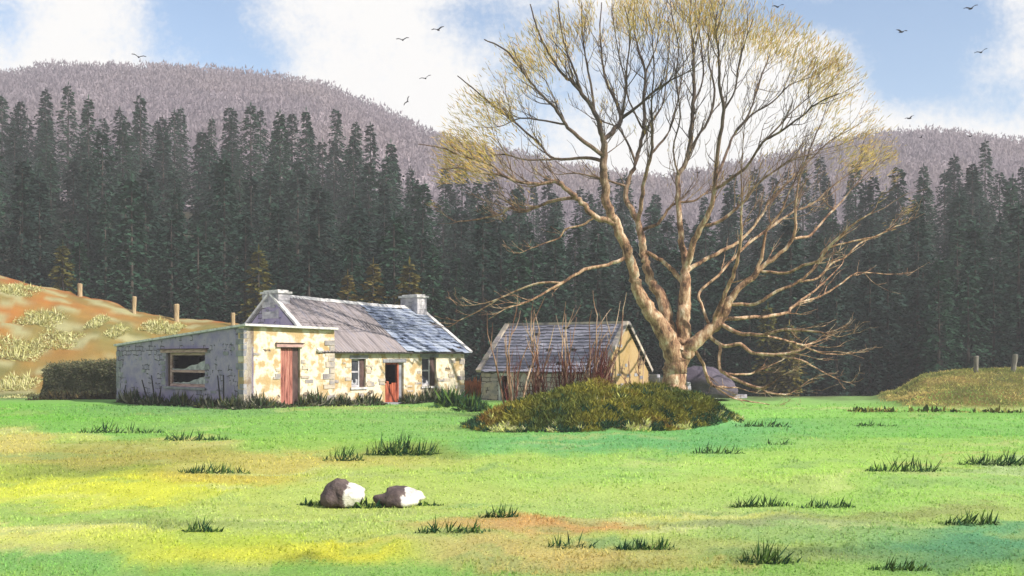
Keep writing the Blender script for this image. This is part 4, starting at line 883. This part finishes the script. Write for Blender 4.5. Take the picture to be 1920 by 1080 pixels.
for (px, py, w, h, lab) in [(35, 545, 70, 14, 'pale tussock on the crest at the left edge'), (75, 600, 80, 18, 'long pale tussock, largest on the upper hillside'), (110, 640, 80, 12, 'thin pale tussock in the middle of the hillside'), (182, 607, 28, 14, 'small pale tussock below the second fence post'),
 (218, 622, 26, 14, 'pale tussock above the left end of the lean-to roof'), (292, 612, 50, 16, 'broad pale tussock under the third fence post'), (328, 616, 24, 12, 'small pale tussock touching the lean-to roof line'), (30, 662, 100, 26, 'broad pale tussock mass left of the dark wall'), (30, 722, 80, 22, 'pale tussock at the hill foot, left edge'), (40, 745, 50, 8, 'white-flecked tussock where hill meets field')]:
    P = hill_p(px, py); k = P.y/F; tuft('grass_tussock', lab, 'tussock', P, w*k, h*k*.85, 1800, PT, G4, .0, dep=2.4, bw=.011, flat=.75)
for (px, py, w, h, lab) in [(1640, 772, 90, 12, 'dark leaves at the left foot of the right-hand bank'), (1760, 782, 130, 14, 'dark leaves along the foot of the right-hand bank'), (1870, 790, 110, 14, 'brown-green leaves at the right edge under the bank')]:
    P = hill_p(px, py); k = P.y/F; tuft('weed_clump', lab, 'weeds', P, w*k, h*k*1.2, 260, [(60, 80, 50), (110, 105, 55), (190, 185, 110), (80, 95, 50)], 'weeds along the foot of the right-hand bank', .05, dep=1.0, bw=.04, flat=.7)

# ---------------------------------------------------------------- rocks
def rock(name, label, cat, P, sx_, sy_, sz_, seed, mat, group=None, skew=0, sink=.25, rough=.34):
    b = MB(); nu, nv = 22, 13; rr = random.Random(seed); o = rr.uniform(0, 99)
    for j in range(nv+1):
        ph = math.pi*j/nv
        for i in range(nu):
            a = 2*math.pi*i/nu; d = Vector((math.sin(ph)*math.cos(a), math.sin(ph)*math.sin(a), math.cos(ph)))
            k = 1+rough*noise.noise(d*1.3+Vector((o, 0, 0)))+rough*.5*noise.noise(d*3.1+Vector((0, o, 0)))
            d2 = d*k; d2.z = max(-.6, d2.z)
            b.v.append((d2.x*sx_+skew*max(0, d2.z)*sx_, d2.y*sy_, d2.z*sz_+sz_*(1-sink)-.0))
    for j in range(nv):
        for i in range(nu): b.f.append((j*nu+i, (j+1)*nu+i, (j+1)*nu+(i+1) % nu, j*nu+(i+1) % nu)); b.m.append(0)
    return tag(b.build(name, mat, loc=P, smooth=True), label, cat, group)
P = gp(643, 951); k = P.y/F
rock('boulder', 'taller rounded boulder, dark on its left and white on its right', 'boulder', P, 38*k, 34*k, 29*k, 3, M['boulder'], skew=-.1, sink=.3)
P = gp(750, 949); k = P.y/F
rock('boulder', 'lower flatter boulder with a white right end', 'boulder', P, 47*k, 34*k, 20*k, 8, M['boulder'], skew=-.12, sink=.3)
for (px, py, w, lab) in [(1100, 806, 26, 'pale stone at the middle of the hummock foot'), (1165, 800, 22, 'pale stone below the yellow part of the hummock'), (1232, 795, 24, 'pale stone near the right end of the hummock foot'), (1310, 782, 24, 'pale upright stone at the right tip of the hummock'), (985, 812, 26, 'pale stone at the left part of the hummock foot')]:
    P = hill_p(px, py); k = P.y/F; rock('stone', lab, 'stone', P, w*k*.5, w*k*.4, w*k*.36, px, M['palestone'], 'pale stones along the foot of the hummock')
P = at(1325, 745, 52); P.z = 0
rock('boulder', 'large lilac-grey rock hump right behind the tree trunk', 'boulder', P, 1.35, 1.1, .92, 21, M['lilac'], skew=-.25, sink=.3)
# low drystone wall between shed and tree
def rubble(name, label, p0, p1, h0, h1, T, mat):
    d = (p1-p0); L = d.length; ang = math.atan2(d.y, d.x); b = MB(); z = -.15; r = 0
    while z < max(h0, h1):
        h = rnd.uniform(.12, .2); x = -rnd.uniform(0, .2)
        while x < L:
            w = rnd.uniform(.2, .5); top = h0+(h1-h0)*x/L
            if z < top: b.box(max(0, x), min(L, x+w-.015), rnd.uniform(-.04, .02), T+rnd.uniform(-.02, .04), z, z+h-.012, jit=.015)
            x += w
        z += h
    return tag(b.build(name, mat, loc=p0, rz=ang), label, 'wall')
rubble('stone_wall', 'low rubble wall between the shed gable and the tree trunk', Vector((5.9, 51.6, 0)), Vector((8.1, 50.5, 0)), 1.25, .75, .45, M['greystone'])
rubble('stone_wall', 'low white-topped rubble remains right of the tree', Vector((9.6, 53.5, -.05)), Vector((11.6, 54.2, -.05)), .3, .15, .45, M['chim'])
# dark mossy wall left of the cottage
p0 = at(78, 745, 54.3); p1 = at(232, 745, 52.5); p0.z = p1.z = -.2
d = p1-p0; L = d.length; b = MB(); nx_, nz_ = 44, 16; T = .8
def mw(x, z, s):
    top = 1.62+.28*x/L+.06*nz3(x*1.8, 3)+.05*nz3(x*5, 7); e = sstep(0, .5, x+.3)
    return Vector((x-.25*(1-z)*0+(.25*z if x < .3 else 0), (0 if s == 0 else T)+(1 if s else -1)*(.12*(1-z)+.09*nz3(x*2, z*4, s)), z*top*e*(1 if x > .2 else .75)))
for s in (0, 1):
    for j in range(nz_+1):
        for i in range(nx_+1): b.v.append(tuple(mw(L*i/nx_, j/nz_, s)))
n_ = (nx_+1)*(nz_+1)
for j in range(nz_):
    for i in range(nx_):
        a = j*(nx_+1)+i; b.f.append((a, a+1, a+nx_+2, a+nx_+1)); b.f.append((n_+a, n_+a+nx_+1, n_+a+nx_+2, n_+a+1)); b.m += [0, 0]
for i in range(nx_): a = nz_*(nx_+1)+i; b.f.append((a, a+1, n_+a+1, n_+a)); b.m.append(0)
for i in (0, nx_):
    for j in range(nz_): a = j*(nx_+1)+i; b.f.append((a, a+nx_+1, n_+a+nx_+1, n_+a)); b.m.append(0)
mwall = thing('mossy_wall', 'dark overgrown wall running from the hillside to the lean-to', 'wall', p0, math.atan2(d.y, d.x))
b.build('wall_body', M['bank'], mwall, smooth=True)
b = MB(); cs = []
for k in range(15000):
    x = rnd.uniform(-.15, L); z = rnd.random(); q = mw(x, z, 0)+Vector((0, -.02, 0))+Vector((0, -1, .4))*max(0, .35*nz3(x*1.3, z*2, 66))*rnd.random()
    if rnd.random() < .25: q = mw(x, 1, 0)+Vector((0, rnd.uniform(0, T), rnd.random()**2*.28))
    b.leaf(q, Vector((rnd.gauss(0, .5), rnd.gauss(-.6, .4), rnd.gauss(-.1, .5))), rnd.uniform(.06, .2), .05); c = alb(rnd.choice([(104, 108, 82), (120, 122, 92), (88, 96, 72), (112, 106, 84)]), .85); cs += [c]*4
kind(b.build('moss', M['leaf'], mwall, cols=cs), 'stuff')
P = Vector((at(105, 745, 52.6).x, 52.6, 0)); tuft('weed_clump', 'brown weeds along the foot of the dark overgrown wall', 'weeds', at(150, 745, 51.8)*1+Vector((0, 0, -at(150, 745, 51.8).z)), 4.6, .5, 700, [(75, 68, 45), (60, 56, 42), (110, 95, 60)], None, .0, dep=.8, bw=.03, flat=.5)
P = Vector((at(887, 745, 54).x, 54, 0)); tuft('bracken', 'rust-brown bracken clump between cottage and shed', 'bracken', P, 1.15, 1.05, 1500, [(200, 130, 80), (185, 115, 70), (210, 145, 90)], None, 0, dep=.9, bw=.025, flat=.4)

# ---------------------------------------------------------------- posts and stakes
G5 = 'fence posts along the crest of the left hill'
M['greypost'] = nmat('grey_post_wood', [(.35, (.10, .10, .09)), (.6, (.19, .18, .15))], 6, (2, 2, .4), bd=.02)
def post(px, py_top, py_bot, w, lab, grp, Y=None, lean=0):
    P = hill_p(px, py_bot+1.5) if Y is None else at(px, py_bot, Y); k = P.y/F; h = (py_bot-py_top)*k+.25; b = MB(); r = w*k*.5
    n = 8; P.z = H(P.x, P.y)-.25 if Y is None else P.z-.25
    pts = [Vector((lean*h*t+.01*rnd.uniform(-1, 1), 0, h*t)) for t in (0, .25, .5, .75, .96, 1.0)]
    b.tube(pts, [r*1.05, r, r*.95, r*1.0, r*1.05, r*.8], n)
    o = thing('fence_post', lab, 'post', P, 0, grp); b.build('post_shaft', M['greypost' if px > 1500 else 'palewood'], o)
    c = MB(); c.tube([pts[3]+Vector((-r*1.2, 0, .02)), pts[3]+Vector((r*1.2, 0, .0))], [.012, .012], 5); c.build('wire_staple', M['darkwood'], o)
post(150, 530, 554, 9, 'leftmost fence post on the hill crest', G5); post(251, 555, 586, 8, 'second fence post from the left, on the hill crest', G5, lean=.03)
post(331, 569, 601, 10, 'thickest fence post, third from the left', G5); post(437, 585, 609, 8, 'small fence post rising just behind the lean-to roof', G5)
post(1830, 667, 697, 9, 'dim grey fence post on the right-hand bank', 'fence posts on the right-hand bank'); post(1898, 663, 695, 10, 'leaning fence post at the right edge on the bank', 'fence posts on the right-hand bank', lean=.15)
G6 = 'dark stakes standing along the lean-to wall'
for (a, b2, lab) in [((266, 712), (279, 746), 'leaning stake left of the other stakes, below the window'), ((284, 704), (291, 746), 'near-vertical stake under the window left end'), ((302, 724), (297, 742), 'short stake under the broken window'), ((408, 704), (414, 745), 'left stake of the pair right of the broken window'), ((419, 703), (419, 745), 'right stake of the pair right of the broken window'), ((236, 722), (228, 742), 'short stake at the far corner of the lean-to'), ((472, 738), (478, 764), 'thin stake by the lit corner, left of the red door')]:
    if a[0] < 455: l = s_of(b2[0], A-U*.28, V); Y = (A-U*.28+V*l).y
    else: Y = (A-V*.3+U*s_of(b2[0], A-V*.3)).y
    p, q = at(*a, Y+.12), at(*b2, Y); q.z = -.1; b = MB(); r = .032
    b.tube([q-q, (p-q)*.5+Vector((.01, 0, 0)), p-q], [r, r*.9, r*.7], 7); tag(b.build('stake', M['black'], loc=q), lab, 'stake', G6)

# ---------------------------------------------------------------- conifer plantation
M['fir'] = nmat('fir_needles', [(.3, (.007, .026, .017)), (.5, (.014, .045, .029)), (.7, (.026, .060, .038))], .9, kind='Object', bd=0, rand=.7, trans=.15)
M['larch'] = nmat('ochre_larch', [(.3, (.08, .075, .015)), (.7, (.17, .14, .03))], .9, bd=0, rand=.4, trans=.2)
M['ftrunk'] = nmat('conifer_trunk', [(.35, (.03, .028, .025)), (.65, (.08, .065, .055))], 3, (1, 1, .3), bd=0)
def conifer(seed, h, rmax, base, mat, dens=1.0):
    rr = random.Random(seed); b = MB(); z = base; c = MB()
    while z < h:
        f = (z-base)/(h-base); rad = rmax*(math.sin(min(1, (f*1.0+.16)*1.35)*math.pi/2)*(1-f)**.62)*1.22*(1+.16*math.sin(z*2.1+seed)+.1*math.sin(z*4.7))+.08
        for k in range(max(5, int(15*(1-f)*dens)+4)):
            a = rr.uniform(0, 6.283); r = rad*rr.uniform(.6, 1.12); d = Vector((math.cos(a), math.sin(a), 0)); sdx = Vector((-d.y, d.x, 0))
            z0 = z+rr.uniform(-.15, .15)
            for q in range(6):
                t = .25+.75*(q+rr.random())/6; p = d*r*t+Vector((0, 0, z0-.42*r*t*t+.1*t))
                l = rr.uniform(.32, .6)*(1.15-t*.4); w = rr.uniform(.2, .38)
                dr_ = (d*1.0+sdx*rr.uniform(-1.1, 1.1)+Vector((0, 0, rr.uniform(-.7, .25)))).normalized()
                b.leaf(p, dr_, l, w, 0, side=(sdx+Vector((0, 0, rr.uniform(-.8, .8)))))
        z += .30*(1 if f < .8 else .7)
    b.leaf(Vector((0, 0, h-.1)), Vector((0, 0, 1)), .8, .16)
    c.tube([Vector((.02*math.sin(t*9), 0, t*h*.97)) for t in (0, .25, .5, .75, 1)], [.19, .15, .11, .07, .03], 7)
    root = thing('conifer', 'x', 'conifer'); tr = c.build('trunk', M['ftrunk'], root); cr = b.build('crown', mat, root)
    return root
protos = [conifer(1, 14, 2.4, .6, M['fir']), conifer(2, 15.5, 2.1, 1.0, M['fir']), conifer(3, 12.5, 2.7, .4, M['fir']), conifer(4, 14.5, 1.8, 1.2, M['fir'], .9), conifer(6, 11.5, 2.3, .4, M['fir'])]
larch = conifer(5, 9, 1.5, .8, M['larch'], .75)
used = set()
def plant(pr, x, y, s, lab, grp):
    if pr.name in used:
        r = pr.copy(); sc.collection.objects.link(r)
        for ch in list(pr.children): c = ch.copy(); sc.collection.objects.link(c); c.parent = r
    else: r = pr; used.add(pr.name)
    r.location = (x, y, H(x, y)-.15); r.rotation_euler = (0, 0, rnd.uniform(0, 6.28)); r.scale = (s*rnd.uniform(.9, 1.15), s*rnd.uniform(.9, 1.15), s); r['label'] = lab; r['category'] = 'conifer'; r['group'] = grp
rows = [(87, 3.1), (93, 3.4), (100, 3.6), (108, 3.9), (117, 4.1), (127, 4.2), (138, 4.3), (147, 3.9), (156, 3.6)]
for ri, (Y, spc) in enumerate(rows):
    x = -(960/F*Y)-3+rnd.uniform(0, spc)
    while x < 960/F*Y+3:
        X = x+rnd.uniform(-.5, .5)*spc*.5; YY = Y+rnd.uniform(-3, 3); px = 960+F*X/YY
        z_g = H(X, YY); last = ri >= 5; s = rnd.uniform(.84, 1.1)*(1.0 if ri > 2 else .95)
        side_ = 'left of the cottage' if px < 480 else 'behind the cottage' if px < 900 else 'behind the big bare tree' if px < 1660 else 'at the far right of the picture'
        where = 'front' if ri < 2 else 'upper' if last else 'middle'
        plant(rnd.choice(protos), X, YY, s, f'dark conifer in the {where} rows of the wood, {side_}', f'{where} conifers {side_}')
        x += spc*rnd.uniform(.85, 1.15)
for (px, Y, s, lab) in [(118, 83, .9, 'ochre-tinged conifer, leftmost of the yellowish ones'), (485, 83, .95, 'ochre conifer above the left chimney'), (652, 83.5, .85, 'yellow-green conifer above the cottage ridge'), (700, 84, .98, 'yellow-green conifer above the right chimney'), (768, 83, 1.0, 'slim ochre conifer right of the right chimney'), (1480, 83, .75, 'ochre conifer behind the low branches on the right'), (1440, 84, .9, 'ochre-tinged conifer behind the right limbs of the tree')]:
    plant(larch, (px-960)/F*Y, Y, s, lab, 'yellowish conifers along the wood edge')

# ---------------------------------------------------------------- misty bare wood on the far hill (uncountable)
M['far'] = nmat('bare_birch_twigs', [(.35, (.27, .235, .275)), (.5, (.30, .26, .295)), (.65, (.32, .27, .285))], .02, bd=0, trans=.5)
b = MB(); rr = random.Random(5)
for k in range(12000):
    Y = rr.uniform(158, 300); X = rr.uniform(-.5, .5)*Y*1.0; z = H(X, Y)
    h = rr.uniform(2.5, 5.0); w = h*.4
    for q in range(18):
        p = Vector((X+rr.gauss(0, w*.5), Y+rr.gauss(0, w*.5), z+h*rr.uniform(.15, .9)))
        d = Vector((rr.gauss(0, .35), rr.gauss(0, .35), 1)).normalized(); l = rr.uniform(.4, 1.0); s_ = Vector((rr.uniform(.1, .25), rr.uniform(-.1, .1), 0))
        b.face((p-s_, p+s_, p+d*l))
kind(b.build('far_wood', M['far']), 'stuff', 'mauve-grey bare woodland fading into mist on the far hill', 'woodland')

# ---------------------------------------------------------------- birds
GB = 'dark birds flying over the valley'
for (px, py, w, Y, roll, lab) in [(260, 107, 24, 80, .1, 'lone bird over the left-hand hill'), (755, 75, 22, 80, -.1, 'bird in the white cloud, left of the highest one there'), (821, 56, 23, 80, -.15, 'bird nearest the top left of the tree crown'), (798, 147, 21, 80, -.35, 'bird just left of the crown, above the hill slope'), (764, 190, 18, 80, -1.0, 'steeply banking bird close above the hill slope'),
 (1459, 13, 21, 80, -.15, 'bird at the top edge right of the tree'), (1691, 60, 22, 80, .0, 'bird with raised wings in the blue on the right'), (1821, 16, 25, 80, -.25, 'bird highest in the right-hand blue sky'), (1840, 98, 22, 80, -.3, 'rightmost bird, above the pale cloud'), (1706, 222, 19, 80, -.35, 'bird low over the right-hand hill skyline'),
 (1727, 258, 12, 80, -.5, 'tiny bird against the mauve hill, left of its neighbour'), (1820, 256, 13, 80, -.2, 'tiny bird against the mauve hill, nearest the right edge'), (1244, 329, 14, 78, -.2, 'small bird seen between the middle limbs of the tree'), (1310, 324, 15, 78, -.3, 'small bird right of the central limb of the tree')]:
    P = at(px, py, Y); s = w*Y/F; b = MB()
    b.tube([Vector((-.0, -.5*s*.55, .0)), Vector((0, -.3*s*.5, .01*s)), Vector((0, 0, 0)), Vector((0, .3*s, 0)), Vector((0, .46*s, 0))], [.012*s, .05*s, .075*s, .04*s, .012*s], 8)
    for sg in (-1, 1):
        prof = [(0, 0, .17), (.16, .10, .19), (.33, .17, .16), (.48, .16, .07), (.55, .15, .015)]
        for (a, za, ca), (e, ze, ce) in zip(prof, prof[1:]):
            up = [Vector((sg*a*s, -ca*s*.4, za*s+.012*s)), Vector((sg*e*s, -ce*s*.4+.05*s*e, ze*s+.012*s)), Vector((sg*e*s, ce*s*.8+.08*s*e, ze*s)), Vector((sg*a*s, ca*s*.8, za*s))]
            lo = [v-Vector((0, 0, .035*s)) for v in up]
            b.face(up); b.face(lo[::-1]); b.face((up[0], lo[0], lo[1], up[1])); b.face((up[2], lo[2], lo[3], up[3]))
    o = b.build('bird', M['bird'], loc=P); o.rotation_euler = (.15, roll, rnd.uniform(-.4, .4)); tag(o, lab, 'bird', GB)

# ---------------------------------------------------------------- haze
hb = MB(); hb.box(-330, 330, -70, 640, -70, 92)
hm_ = bpy.data.materials.new('valley_haze'); hm_.use_nodes = True; nt = hm_.node_tree; nt.nodes.clear()
pv = N(nt, 'ShaderNodeVolumePrincipled'); pv.inputs['Color'].default_value = (.93, .95, 1, 1); pv.inputs['Density'].default_value = .00075; pv.inputs['Anisotropy'].default_value = .0
o_ = N(nt, 'ShaderNodeOutputMaterial'); nt.links.new(pv.outputs[0], o_.inputs['Volume'])
HAZE = True
if HAZE: kind(hb.build('haze', hm_), 'stuff', 'thin pale mist filling the valley', 'haze')
